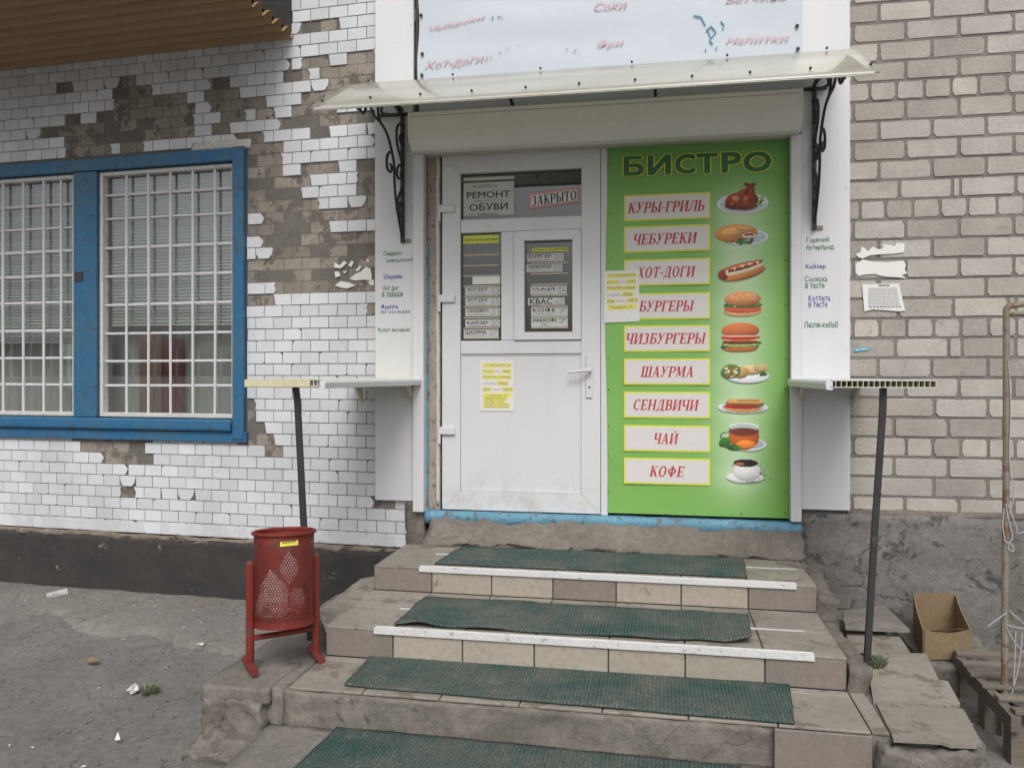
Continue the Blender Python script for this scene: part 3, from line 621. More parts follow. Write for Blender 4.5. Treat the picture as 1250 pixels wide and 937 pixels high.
# ================================================================= ROOF EAVES top left
zE = Lp(180, 64)[1]; sE = Lp(360, 42)[0]
ev = Thing('roof_overhang', 'brown corrugated sheet roof overhang above the tiled wall', 'roof', (-1.5, -.5, zE), 'L')
m = MB(); m.smooth = True; ys = [.03-.0125*i for i in range(92)]
xs = [S0-.6]+[S0+(sE-S0)*i/6 for i in range(7)]
for y in ys:
    for i, x in enumerate(xs):
        xe = x+(.012*math.sin(y*60)+.008*noise.noise(Vector((y*30, 0, 0))) if i == len(xs)-1 else 0)
        m.v.append((xe, y, zE+.026*math.sin(2*math.pi*y/.105)+.0*y))
for j in range(len(ys)-1):
    for i in range(len(xs)-1): a = j*len(xs)+i; m.f.append((a, a+1, a+1+len(xs), a+len(xs))); m.mi.append(0)
ev.part('corrugated_sheet', m, MT['eave'])
ev.part('verge_board', MB().box(sE-.06, sE-.02, -1.1, .02, zE+.022, zE+.30), MT['verge'])
ev.part('roof_deck', MB().box(S0-.6, sE-.07, -1.1, .0, zE+.10, zE+.14), MT['verge'])

# ================================================================= BRICK WALL (right)
bw = Thing('brick_wall', 'pale silicate brick wall right of the shop entrance', 'wall', (1.5, 0, 0))
XP = Py(1036, 300).x
bw.part('mortar_core', MB().box(XP-.1, 3.4, .0065, .3, .70, 4.0), MT['mort'])
BP = .1033; zb22 = Py(1095, 533.7).z
A = [1041.5, 1105.7, 1170.8, 1237.7]; B = [1073, 1138, 1204]
def cj(*c): return [1030+x/5.68 for x in c]
rowsJ = {22: cj(65, 250, 435, 617, 812, 1003, 1190), 23: cj(350, 725, 1110), 24: cj(240, 625, 1000), 25: cj(60, 425, 800, 1180), 26: cj(240, 630, 1005), 21: cj(350, 725, 1110), 20: cj(-160, 630, 1000), 19: cj(65, 430, 800, 1180),
 18: cj(240, 610, 1000), 17: cj(360, 730, 820, 1195), 16: cj(65, 250, 437, 625, 813, 1005), 15: cj(380, 760, 1143, 1195), 14: B, 13: A, 12: B, 11: A, 10: cj(115, 290, 480, 670, 860, 1065), 9: cj(385, 755, 808, 1195), 8: B, 7: A, 6: B, 5: A,
 4: cj(180, 365, 558, 745, 935, 1135), 3: A, 2: B, 1: A, 0: B, -1: A, -2: cj(180, 365, 558, 745, 935, 1135), -3: A}
rowsJ[20] = cj(255, 630, 1000)
def brick_mesh(k, full):
    r = random.Random(k*3+full); w, h = 1, 1; a = .055 if full else .11; b = .20
    o_ = [(a*r.uniform(.2, 1.1), 0), (.5, r.uniform(-.01, .03)), (1-a*r.uniform(.2, 1.1), 0), (1-r.uniform(0, .01), b*r.uniform(.5, 1.4)), (1-r.uniform(0, .012), .5), (1, 1-b*r.uniform(.5, 1.4)),
          (1-a*r.uniform(.2, 1.1), 1), (.5, 1-r.uniform(-.01, .03)), (a*r.uniform(.2, 1.1), 1), (0, 1-b*r.uniform(.5, 1.4)), (r.uniform(0, .012), .5), (0, b*r.uniform(.5, 1.4))]
    m = MB(); n = len(o_); cc = (.5, .5)
    fr = [(.5+(x-.5)*(1-.012), -.004-.0015*r.random(), .5+(z-.5)*(1-.05)) for x, z in o_]; md = [(x, -.001, z) for x, z in o_]; bk = [(x, .03, z) for x, z in o_]
    m.add(fr+md+bk, [tuple(range(n))]+[(i, i+n, (i+1) % n+n, (i+1) % n) for i in range(n)]+[(i+n, i+2*n, (i+1) % n+2*n, (i+1) % n+n) for i in range(n)])
    return m.mesh('brick', MT['brick'])
bmF = [brick_mesh(k, 1) for k in range(8)]; bmH = [brick_mesh(k+50, 0) for k in range(8)]
JW = .013
for r, js in rowsJ.items():
    z0 = zb22-(r-22)*BP; z0 = z0-BP+BP if False else z0
    z0 = zb22+(22-r)*BP; z0 -= BP                    # row 22 lies under the joint measured at its head
    z0 += BP*.0
    X = [Py(x, 300).x for x in js]; head = r % 6 == 4
    st = .131 if head else .262
    while X[0] > XP-.02: X.insert(0, X[0]-st)
    while X[-1] < 3.2: X.append(X[-1]+st)
    for x0, x1 in zip(X, X[1:]):
        if x1 < XP-.0: continue
        full = x1-x0 > .2
        zz0, zz1 = z0+JW*.5, z0+BP-JW*.5
        if r == 26: zz0 = z0+.02
        bw.piece('brick', random.choice(bmF if full else bmH), (x0+JW*.5, .006+random.uniform(-.0015, .0025), zz0), (x1-x0-JW, 1, zz1-zz0), rot=(0, random.uniform(-.006, .006), 0))
ZP = Py(1100, 627).z
pl = rough_box(.74, 3.4, -.055, .25, -.3, ZP-.004, .012, .045, 21); bw.part('plinth', pl, MT['plinth'], label='cracked grey cement plinth with black blotches')
bw.part('plinth_cap', rough_box(XP-.02, 3.4, -.045, .02, ZP-.012, ZP+.02, .008, .03, 23), MT['mortar'])

# papers on the brick wall
def notice(name, label, pts, y, mat, cat='notice', frame='W', group=None):
    fn = (lambda a, b: (Py(a, b, y).x, Py(a, b, y).z)) if frame == 'W' else Lp
    t = Thing(name, label, cat, (fn(*pts[0])[0], y, fn(*pts[0])[1]), frame, group); t.part('sheet', scrap(pts, fn, y, 0), mat); return t, fn
t, fn = notice('notice', 'white printed notice with curled corner taped to the brick wall', [(1052.5, 347), (1097, 346), (1101, 362), (1105, 379), (1098, 380), (1082, 378.5), (1066, 377.5), (1055, 380)], -.006, MT['paper'])
m = MB(); r = random.Random(3)
for i in range(13):
    y = 352+i*1.75; a = fn(1060, y); b = fn(1095+i*.3, y); x = a[0]
    while x < b[0]-.004: w_ = r.uniform(.008, .02); m.box(x, min(x+w_, b[0]), -.0072, -.0068, a[1]-.0014, a[1]+.0014); x += w_+.004
t.part('print_lines', m, MT['inkg'], kind='stuff'); m = MB(); a = fn(1072, 348.5); b = fn(1086, 348.5); m.box(a[0], b[0], -.0074, -.0069, a[1]-.002, a[1]+.003); t.part('heading', m, MT['ink']); m = MB()
a = fn(1061, 375); b = fn(1098, 374.5); x = a[0]
while x < b[0]: m.box(x, x+.012, -.0074, -.0069, a[1]-.002, a[1]+.0025); x += .018
t.part('bottom_line', m, MT['ink'], kind='stuff')
f5 = lambda x, y: (Py(1030+x/5.68, 160+y/5.68, 0).x, Py(1030+x/5.68, 160+y/5.68, 0).z)
single('torn_paper', scrap([(80, 855), (115, 840), (120, 800), (150, 815), (165, 835), (200, 800), (235, 820), (270, 815), (275, 785), (320, 790), (350, 800), (370, 775), (420, 780), (418, 840), (350, 850), (250, 855), (180, 862), (130, 885), (100, 875)], f5, -.004, 0), MT['paper'], 'upper torn white scrap of paper glued to the bricks above the notice', 'paper')
single('torn_paper', scrap([(80, 925), (130, 890), (200, 905), (300, 910), (415, 900), (430, 930), (420, 960), (438, 985), (400, 1000), (435, 1020), (380, 1015), (300, 1010), (240, 1000), (220, 990), (150, 995), (100, 1005), (80, 980)], f5, -.004, 0), MT['paper'], 'lower torn white scrap of paper glued to the bricks just above the notice', 'paper')
t = Thing('sticker', 'small light blue sticker stuck on the brick wall above the right shelf', 'sticker', (Py(1050, 427).x, -.004, Py(1050, 427).z))
f6 = lambda x, y: (Py(1030+x/5.68, 320+y/5.68, 0).x, Py(1030+x/5.68, 320+y/5.68, 0).z)
t.part('film', scrap([(68, 608), (85, 598), (165, 588), (182, 596), (175, 606), (80, 620)], f6, -.004, 0), MT['cyan'])
a = f6(85, 610); b = f6(165, 600); t.part('lettering', MB().box(a[0], a[0]+.012, -.0052, -.0048, a[1]-.001, a[1]+.003).box(a[0]+.02, b[0], -.0052, -.0048, (a[1]+b[1])/2, (a[1]+b[1])/2+.003), MT['paper'])

# ================================================================= SHOP FRONT: cladding panels, profiles, sill
def X(px): return Py(px, 300).x
def ZZ(px, py, y=0.0): return Py(px, py, y).z
ZTOP = 4.0
sf = Thing('shop_front', 'white plastic clad wall around the shop door', 'wall', (-.3, .1, .7))
sf.part('wall_core', MB().box(X(462), X(520), .03, .3, .45, ZTOP).box(X(966), X(1030), .0, .3, .45, ZTOP).box(X(520)+.001, X(966)-.001, .02, .3, ZZ(740, 172), ZTOP), MT['mort'])
t_lab = 'white cladding panel left of the door, between tiles and shutter guide'
cl = Thing('cladding_panel', 'left white cladding panel with green and blue dish names beside the tiled wall', 'panel', (X(482), -.03, ZZ(482, 611)))
cl.part('board', MB().box(X(460), X(507), -.035, -.002, ZZ(482, 611, -.035), ZTOP, ch=.004), MT['pvc'])
cr = Thing('cladding_panel', 'right white cladding panel with green and blue dish names beside the brick wall', 'panel', (X(1006), -.03, ZZ(1006, 622)))
cr.part('board', MB().box(X(976.5), X(1036), -.035, -.002, ZZ(1006, 622.5, -.035), ZTOP, ch=.004), MT['pvc'])
def words(th_, lst, y):
    for body, x0, x1, y0, y1, mat in lst:
        a = Py(x0, y1, y); b = Py(x1, y0, y); th_.part('lettering', text_mb(body, a.x, b.x, a.z, b.z, y, bold=.012, slope=0), mat)
Gm, Bm = MT['greeni'], MT['bluei']
words(cl, [('Сендвич', 468, 490, 306.3, 313, Gm), ('французский', 468, 505, 314.3, 321, Gm), ('Шаурма', 468.5, 491, 334, 342, Bm), ('Хот дог', 467, 486.5, 348.5, 355.5, Gm), ('в лаваше', 466.5, 492, 356, 362.5, Gm), ('Фраппе', 465, 486, 371, 378.5, Bm), ('(кофе со льдом)', 465, 500.5, 378, 383.5, Bm), ('Рулет яичный', 461.5, 500, 399.5, 406.5, Gm)], -.0362)
words(cr, [('Горячий', 984.5, 1012, 289, 297.5, Gm), ('бутерброд', 984.5, 1018, 298, 306.5, Gm), ('Кайзер', 983.5, 1008, 321.5, 329.5, Bm), ('Сосиска', 982.5, 1010, 336.5, 344, Gm), ('в тесте', 983, 1006.5, 345.5, 352, Gm), ('Котлета', 987, 1013.5, 360, 367.5, Bm), ('в тесте', 987, 1010, 368.5, 375, Bm), ('Люля-кебаб', 981.5, 1023, 392, 400, Gm)], -.0362)
for P_ in (cl, cr):                        # small screw heads
    for yy in (30, 110, 250, 430, 560):
        x = X(504) if P_ is cl else X(1031); a = Py(504, yy, -.036).z; P_.part('screw', MB().tube([(x-.0, -.035, a), (x, -.039, a)], .005, 6), MT['whitep'])

# roller shutter: box, guides, lower rail
rs = Thing('roller_shutter', 'rolled up white roller shutter box with side guides over the door', 'shutter', (-.3, -.1, .7))
bx0, bx1, bzT, bzM, bzB = -1.366, .711, 2.955, 2.835, 2.757
prof = [(-.04, bzB-.0), (-.13, bzB), (-.19, bzM-.035), (-.20, bzM), (-.20, bzT-.012), (-.188, bzT), (-.04, bzT)]
rs.part('box', MB().prism(prof, bx0, bx1), MT['box'])
e = [(-.038, bzB-.004), (-.132, bzB-.004), (-.194, bzM-.037), (-.204, bzM), (-.204, bzT-.01), (-.19, bzT+.004), (-.038, bzT+.004)]
for x in (bx0, bx1): rs.part('end_cap', MB().prism(e, x-(.008 if x < 0 else 0), x+(.008 if x > 0 else 0)), MT['box'])
rs.part('seam', MB().box(bx0+.01, bx1-.01, -.2015, -.199, bzT-.03, bzT-.027), MT['inkg'])
gL = rs.part('guide_rail', MB().box(X(508), X(521), -.068, -.0, ZZ(514, 625, -.07), 2.756, ch=.003), MT['pvc'])
gR = rs.part('guide_rail', MB().box(X(963), X(976), -.068, -.0, ZZ(970, 637, -.07), 2.756, ch=.003), MT['pvc'])
rs.part('lower_rail', MB().box(X(521)+.002, X(963)-.002, -.060, -.005, ZZ(740, 172, -.06), bzB-.006, ch=.003), MT['rail'], label='beige bottom rail of the shutter above the door')
def bead(mb, x, y, z, r=.006, d=.006): return mb.tube([(x, y+.001, z), (x, y-d*.6, z), (x, y-d, z)], [r, r, r*.5], 8)
for px, py in ((620, 172.5), (846, 159.5), (733, 168.5)):
    p = Py(px, py, -.061); rs.part('lock', bead(MB(), p.x, -.060, p.z, .011 if px == 733 else .008, .014), MT['rust'] if px == 733 else MT['screw'])
for px, py, g in ((513, 240, gL), (513, 612, gL), (513, 470, gL), (970, 300, gR), (970, 560, gR), (970, 614, gR)):
    p = Py(px, py, -.07); rs.part('screw', bead(MB(), p.x, -.068, p.z, .005, .003), MT['whitep'])

# weathered jamb, threshold
XJ0, XJ1 = X(521)+.002, Py(539, 400, .03).x
sf.part('jamb', MB().box(XJ0, XJ1, -.0, .10, ZZ(530, 622), ZZ(740, 172)-.002, ch=.003), MT['jamb'], label='weathered brown wooden jamb left of the door')
sf.part('jamb_lining', MB().box(XJ0-.004, XJ0+.010, -.012, -.002, ZZ(530, 622), ZZ(520, 300)), MT['bluep'], label='sliver of blue paint along the left guide')
sf.part('flaking_seal', rough_box(XJ1-.022, XJ1-.004, -.008, .02, ZZ(530, 615), ZZ(530, 192), .004, .03, 8), MT['whitep'])
zs0, zs1 = ZZ(740, 641, -.03), ZZ(740, 630, -.03)
sf.part('threshold', rough_box(X(521)-.0, X(986), -.045, .10, zs0-.02, zs1, .0025, .03, 14), MT['bluep'], label='chipped pale blue threshold board')
sf.part('frame_post', MB().box(Py(733.6, 400, .012).x, X(742), .0, .08, ZZ(740, 629), ZZ(740, 172)-.002, ch=.003), MT['pvc'], label='white frame post between door and banner')
sf.part('door_infill', MB().box(X(521)+.002, X(966)-.002, .12, .14, .5, 2.9), MT['dark'])

# ================================================================= DOOR
YD = .012
dr = Thing('door', 'white plastic entrance door with glazed upper half and price slips', 'door', (X(635), YD, ZZ(636, 622, YD)))
def dx(px): return Py(px, 400, YD).x
DZ = lambda py, px=636: Py(px, py, YD).z
x0, x1, z0, z1 = dx(540.5), dx(733), DZ(623.5), DZ(184)
gx0, gx1 = dx(562.4), dx(710)
za, zbb = DZ(209), DZ(266); zc, zd = DZ(282.5), DZ(415.5); ze, zf = DZ(432), DZ(600.5)
def mitre(mb, X0, X1, Z0, Z1, wx0, wx1, wz0, wz1, yf, yb):
    """frame whose four members meet in mitred corners, with a thin open joint"""
    g = .0007
    O = [(X0, Z0), (X1, Z0), (X1, Z1), (X0, Z1)]; I = [(wx0, wz0), (wx1, wz0), (wx1, wz1), (wx0, wz1)]
    for k in range(4):
        a, b, c, d = O[k], O[(k+1) % 4], I[(k+1) % 4], I[k]
        cx = (a[0]+b[0]+c[0]+d[0])/4; cz = (a[1]+b[1]+c[1]+d[1])/4
        dirx, dirz = (b[0]-a[0]), (b[1]-a[1]); l = math.hypot(dirx, dirz); dirx /= l; dirz /= l
        a, d = [(p[0]+dirx*g, p[1]+dirz*g) for p in (a, d)]; b, c = [(p[0]-dirx*g, p[1]-dirz*g) for p in (b, c)]
        mb.prism([a, b, c, d], yb, yf, axis='y')
    return mb
dr.part('leaf_frame', mitre(MB(), x0, x1, z0, z1, gx0, gx1, zf, za, YD-.012, YD+.055), MT['pvc2'])
dr.part('transom_bar', MB().box(gx0+.001, gx1-.001, YD-.010, YD+.05, zc, zbb, ch=.004), MT['pvc2'])
dr.part('lock_rail', MB().box(gx0+.001, gx1-.001, YD-.010, YD+.05, ze, zd, ch=.004), MT['pvc2'])
xm0, xm1 = dx(612), dx(628)
dr.part('centre_post', MB().box(xm0, xm1, YD-.009, YD+.05, zd+.001, zc-.001, ch=.004), MT['pvc2'])
sh = dr.part('casement_sash', mitre(MB(), xm1+.002, gx1-.002, zd+.003, zc-.003, dx(640.5), dx(699.3), DZ(405.5), DZ(294.5), YD-.022, YD+.03), MT['pvc2'])
dr.part('lower_panel', MB().box(gx0+.002, gx1-.002, YD+.002, YD+.03, zf+.003, ze-.003, ch=.006), MT['pvc2'])
dr.part('bead', mitre(MB(), gx0+.0015, gx1-.0015, zf+.0015, ze-.0015, gx0+.008, gx1-.008, zf+.008, ze-.008, YD-.002, YD+.01), MT['pvc2'])
YG = YD+.022
for a, b, c, d in ((gx0, gx1, zbb, za), (gx0, xm0, zd, zc), (dx(639), dx(701), DZ(407), DZ(293))):
    dr.part('pane', MB().box(a+.001, b-.001, YG, YG+.004, c+.001, d-.001), MT['glassd'])
    dr.part('gasket', mitre(MB(), a+.0005, b-.0005, c+.0005, d-.0005, a+.005, b-.005, c+.005, d-.005, YG-.004, YG-.001), MT['dark'])
hp = dr.part('handle', MB().box(dx(715.5), dx(723.5), YD-.022, YD-.012, DZ(485), DZ(434), ch=.003), MT['pvc'])
a = Py(720, 452, YD-.04)
dr.part('lever', MB().tube([(a.x, YD-.02, a.z), (a.x, YD-.055, a.z), (a.x-.02, YD-.058, a.z), (a.x-.07, YD-.056, a.z-.006), (a.x-.118, YD-.052, a.z-.010)], [.010, .010, .009, .008, .007], 8), MT['pvc'], parent=hp)
k = Py(719.5, 472.5, YD-.023); dr.part('keyhole', bead(MB(), k.x, YD-.022, k.z, .006, .003), MT['screw'], parent=hp)
for y0_, y1_ in ((251, 260), (360, 369.5), (520.5, 530)):
    m = MB().box(dx(536), dx(556.5), YD-.030, YD-.012, DZ(y1_, 545), DZ(y0_, 545), ch=.004)
    h = dr.part('hinge', m, MT['pvc']); dr.part('hinge_pin', MB().tube([(dx(537.5), YD-.026, DZ(y1_+11, 545)), (dx(537.5), YD-.026, DZ(y0_, 545))], .009, 8), MT['pvc'], parent=h)

# slips and signs behind the door glass (each a slip of its own)
YS = YG-.0025
def card(name, label, cat, x0, x1, y0, y1, mat, y=YS, slope=0, grp=None):
    a = Py(x0, y1, y); b = Py(x1, y0, y); t = Thing(name, label, cat, (a.x, y, a.z), group=grp)
    d = slope*(b.x-a.x)
    m = MB(); q = [(a.x, a.z), (b.x, a.z+d), (b.x, b.z+d), (a.x, b.z)]; m.prism(q, y, y-.0012, axis='y'); t.part('sheet', m, mat); return t
def put(t, body, x0, x1, y0, y1, mat, y, bold=.01, shear=0, slope=0, name='lettering', fn=text_mb):
    a = Py(x0, y1, y); b = Py(x1, y0, y)
    kw = dict(slope=slope); 
    if fn is text_mb: kw['bold'] = bold; kw['shear'] = shear
    t.part(name, fn(body, a.x, b.x, a.z, b.z, y, **kw), mat)
YT = YS-.0022
t = card('repair_sign', 'grey hand lettered shoe repair sign at top left of the door glass', 'sign', 566, 627.5, 221, 264.5, MT['paperg'])
put(t, 'НЕ ДОРОГО', 576, 607, 225, 230, MT['ink'], YT, 0); put(t, 'РЕМОНТ', 570, 622.5, 232.5, 242.5, MT['ink'], YT, .02)
put(t, '0967710577', 578, 613, 243.5, 246.5, MT['ink'], YT, 0); put(t, 'ОБУВИ', 573, 619.5, 247, 257.5, MT['ink'], YT, .02); put(t, 'тел. 0508046643', 572, 608, 259.5, 263.5, MT['ink'], YT, 0)
t.part('top_strip', MB().box(Py(565.5, 220, YS).x, Py(628, 220, YS).x, YS-.0012, YS, Py(600, 219.8, YS).z, Py(600, 216, YS).z), MT['paperg'])
t = card('closed_sign', 'white sign with pink border saying closed in the top door glass', 'sign', 645.5, 706.5, 234, 255.5, MT['pinkr'], slope=.10)
a = Py(648, 253, YT); b = Py(704.5, 236.5, YT); t.part('face', MB().prism([(a.x, a.z+.002), (b.x, a.z+.002+.1*(b.x-a.x)), (b.x, b.z+.1*(b.x-a.x)), (a.x, b.z)], YS-.0015, YS-.0022, axis='y'), MT['paper'])
put(t, 'ЗАКРЫТО', 649.5, 703.5, 237.5, 251.5, MT['ink'], YS-.0032, fn=serif_mb, slope=.10)
t = card('yellow_slip', 'yellow strip reading in stock at top of the left door pane', 'slip', 565.5, 609, 286.5, 298, MT['yel2'], grp='yellow in-stock strips'); put(t, 'ЕСТЬ В НАЛИЧИИ', 568, 606.5, 290.5, 294.5, MT['ink'], YT, .015)
t = card('yellow_slip', 'yellow strip reading in stock at top of the right casement pane', 'slip', 649.5, 694, 301.5, 307.5, MT['yel2'], slope=-.01, grp='yellow in-stock strips'); put(t, 'ЕСТЬ В НАЛИЧИИ', 652.5, 692.5, 302.8, 306.2, MT['ink'], YT, .015)
tr = Thing('slip_rack', 'clear plastic ledges holding the slips in the left door pane', 'rack', (dx(587), YS, DZ(400)))
for y in (310.5, 323.5, 336, 348.5, 361, 374, 387.5, 400, 412.5): tr.part('ledge', MB().box(dx(565), dx(609), YS-.004, YS-.0002, DZ(y+.6, 587), DZ(y-.5, 587)), MT['beige'])
tr = Thing('slip_rack', 'clear plastic ledges holding the slips in the right casement pane', 'rack', (dx(670), YS, DZ(396)))
for y in (320.5, 333.5, 346.5, 360, 373.3, 386.7, 399.5): tr.part('ledge', MB().box(dx(648), dx(693), YS-.004, YS-.0002, DZ(y+.6, 670), DZ(y-.5, 670)), MT['beige'])
S_ = [('blank', None, '', 577, 610.5, 337, 347), ('hot dog', 'ХОТ-ДОГ', '23', 568, 610.5, 349.8, 360.3), ('second hot dog', 'ХОТ-ДОГ', '25', 568, 610.5, 362.8, 373.3), ('sandwich', 'СЕНДВИЧ', '21', 568, 610.5, 375.7, 386.3), ('kaiser', 'КАЙЗЕР', '20', 568, 610.5, 389.5, 399), ('shawarma', 'ШАУРМА', '27', 566, 608.5, 401.8, 412)]
R_ = [('burger', 'БУРГЕР', '20', 643.5, 688, 308.8, 319.5), ('cheeseburger', 'ЧИЗБУРГЕР', '25', 642.5, 686.5, 322, 332.5), ('tea', 'ЧАЙ', '5', 647.5, 692, 348.6, 359.5), ('kvass', 'КВАС', 'св20', 644.5, 689.5, 363, 372.5), ('coffee', 'КОФЕ', '7', 648.5, 693, 374.8, 386), ('coffee mix', 'МАККОФЕ', '7', 648.5, 693, 387, 399)]
for side, lst in (('left pane', S_), ('right casement pane', R_)):
    for nm, body, pr, a0, a1, b0, b1 in lst:
        lab = ('blank white price slip above the hot dog slips in the left pane of the door' if not body else f'white price slip for {nm} in the {side} of the door')
        t = card('price_slip', lab, 'price slip', a0, a1, b0, b1, MT['paper'] if nm == 'blank' else MT['paperg'], grp='price slips in the door panes')
        if body:
            big = nm == 'kvass'
            put(t, body, a0+2.3, a0+(a1-a0)*(.66 if body not in ('ЧИЗБУРГЕР', 'МАККОФЕ') else .70), b0+1.0, b0+(8.3 if big else 6.2), MT['ink'], YT, .02)
            put(t, pr, a0+(a1-a0)*.74, a1-1.6, b0+1.2, b0+7.8, MT['inkg'], YT, 0, name='price')
            if not big:
                u = Py(a0+4, b0+8.2, YT); v = Py(a0+(a1-a0)*.6, b0+8.2, YT)
                if nm == 'coffee mix': put(t, '3 в 1', a0+12, a0+22, b0+7.6, b0+10.6, MT['ink'], YT, .01)
                else: t.part('small_print', MB().box(u.x, v.x, YT-.0003, YT, u.z-.0018, u.z+.0012), MT['inkg'])
def promo(label, P, y, lines, rows_extra=()):
    """P(u,v): page coordinates 0..1 from the top left -> (x,z)"""
    a = P(0, 0); t = Thing('promo_notice', label, 'notice', (a[0], y, P(0, 1)[1]), group='yellow highlighted promotion notices')
    q = [P(0, 1), P(1, 1), P(1, 0), P(0, 0)]; t.part('sheet', MB().prism(q, y, y-.0012, axis='y'), MT['paper'])
    m = MB()
    for u0, u1, v0, v1 in rows_extra:
        q = [P(u0, v1), P(u1, v1), P(u1, v0), P(u0, v0)]; m.prism(q, y-.0015, y-.0019, axis='y')
    t.part('highlighting', m, MT['yel'])
    for body, u0, u1, v0, v1, mat in lines:
        a = P(u0, v1); b = P(u1, v0); t.part('lettering', text_mb(body, a[0], b[0], a[1], b[1], y-.0028, bold=.012), mat)
LN_ = lambda v: [('!!! АКЦИЯ !!!', .14, .88, v(0), v(0)+.045, MT['inkg']), ('Купи', .10, .38, v(1), v(1)+.05, MT['inkg']), ('любую', .43, .62, v(1)+.015, v(1)+.045, MT['pinkf']), ('еду', .68, .90, v(1), v(1)+.05, MT['inkg']),
 ('получи стакан', .08, .88, v(2), v(2)+.05, MT['inkg']), ('холодного', .10, .48, v(3)+.015, v(3)+.045, MT['pinkf']), ('кваса', .55, .80, v(3), v(3)+.05, MT['inkg']),
 ('или', .10, .28, v(4), v(4)+.05, MT['inkg']), ('горячего', .34, .60, v(4)+.015, v(4)+.045, MT['pinkf']), ('чая в', .68, .95, v(4), v(4)+.05, MT['inkg']), ('подарок !!!', .18, .80, v(5), v(5)+.055, MT['inkg'])]
HL = lambda v: [(.08, .92, v(0)-.015, v(0)+.06), (.08, .42, v(1)-.02, v(1)+.065), (.64, .92, v(1)-.02, v(1)+.065), (.08, .92, v(2)-.02, v(2)+.065), (.50, .84, v(3)-.02, v(3)+.065), (.08, .32, v(4)-.02, v(4)+.065), (.64, .97, v(4)-.02, v(4)+.065), (.10, .92, v(5)-.02, v(5)+.075)]
yy = YD-.001
def P1(u, v, y=yy): p = Py(586+u*41.5, 439.5+v*62, y); return p.x, p.z
vv = lambda k: .075+k*.118
promo('yellow highlighted notice taped to the lower panel of the white door', P1, yy, [(b, u0, u1, v0, v1, m_) for b, u0, u1, v0, v1, m_ in LN_(vv)]+[('чебуреки и беляши', .12, .75, .745, .775, MT['inkg']), ('постоянно горячие', .12, .72, .80, .83, MT['inkg']), ('приходите к нам сюда', .12, .85, .855, .885, MT['inkg']), ('самовывоз и доставка', .12, .85, .905, .93, MT['inkg'])], HL(vv)+[(.1, .78, .735, .785), (.1, .75, .79, .84), (.1, .88, .845, .89), (.1, .88, .897, .94)])
yb_ = -.010
def P2(u, v, y=-.010): p = Py(737+u*43+v*.5, 331+v*63-u*2.0+u*v*0, y); return p.x, p.z
v2 = lambda k: .075+k*.122

# ================================================================= GREEN MENU BANNER
YB = -.004
mb_ = Thing('menu_banner', 'green bistro menu banner with nine dishes right of the door', 'banner', (X(850), YB, ZZ(850, 630)))
bxa, bxb = X(740.5), X(962.5); bza, bzb = ZZ(850, 629, YB), ZZ(850, 168, YB)
m = MB(); m.smooth = True; NX, NY = 36, 72
def srgb(r, g, b): return tuple(((c/255)/12.92 if c/255 <= .04045 else ((c/255+.055)/1.055)**2.4) for c in (r, g, b))
g1, g2, g3 = np.array(srgb(130, 180, 100)), np.array(srgb(106, 160, 62)), np.array(srgb(205, 226, 194))
fx = lambda px: (Py(px, 400, YB).x-bxa)/(bxb-bxa)
for j in range(NY+1):
    for i in range(NX+1):
        u, v = i/NX, j/NY
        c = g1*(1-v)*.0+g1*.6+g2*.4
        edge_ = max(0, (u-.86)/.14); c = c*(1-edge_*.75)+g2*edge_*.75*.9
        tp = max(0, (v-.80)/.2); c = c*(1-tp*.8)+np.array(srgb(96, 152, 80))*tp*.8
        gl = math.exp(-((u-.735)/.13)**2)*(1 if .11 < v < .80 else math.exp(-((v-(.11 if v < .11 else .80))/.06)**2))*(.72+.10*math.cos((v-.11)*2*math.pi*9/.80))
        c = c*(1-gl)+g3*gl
        x = bxa+(bxb-bxa)*u; z = bza+(bzb-bza)*v
        y = YB+.002*math.sin(u*9+v*5)+.0015*math.sin(v*23)
        if i == 0: x += .008*math.sin(v*7+1)
        m.v.append((x, y, z)); m.c.append(tuple(c))
for j in range(NY):
    for i in range(NX): a = j*(NX+1)+i; m.f.append((a, a+1, a+NX+2, a+NX+1)); m.mi.append(0)
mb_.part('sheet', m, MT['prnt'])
YP = YB-.0045
def bt(body, x0, x1, z0, z1, y, bold, mat, slope): mb_.part('lettering', text_mb(body, x0, x1, z0, z1, y, bold=bold, slope=slope), mat)
# heading: each letter placed on its own, with a yellow contour behind
for ch, p0, p1 in zip('БИСТРО', (762, 791.5, 824.5, 851, 881.5, 908), (785.5, 818.5, 848, 875.5, 904, 941)):
    k = (p0-762)/180; a = Py(p0, 214.5-k*5.5, YP); b = Py(p1, 190.5-k*7, YP)
    e = .006
    mb_.part('lettering_outline', text_mb(ch, a.x+.003, b.x-.003, a.z+.002, b.z-.002, YP-.0002-(p0-762)*.000004, fat=.013), MT['yelp'])
    mb_.part('lettering', text_mb(ch, a.x+.003, b.x-.003, a.z+.002, b.z-.002, YP-.0022-(p0-762)*.000004, fat=.0065), MT['dgreen'])
names = ['КУРЫ-ГРИЛЬ', 'ЧЕБУРЕКИ', 'ХОТ-ДОГИ', 'БУРГЕРЫ', 'ЧИЗБУРГЕРЫ', 'ШАУРМА', 'СЕНДВИЧИ', 'ЧАЙ', 'КОФЕ']
yc = [252.5, 291.2, 332, 373.5, 413, 453.5, 494, 535, 575]; tx = [(766, 860), (774, 852), (777.5, 849.5), (779.5, 848), (765, 862.5), (781.5, 846), (773.5, 854), (799, 829), (792.5, 836)]
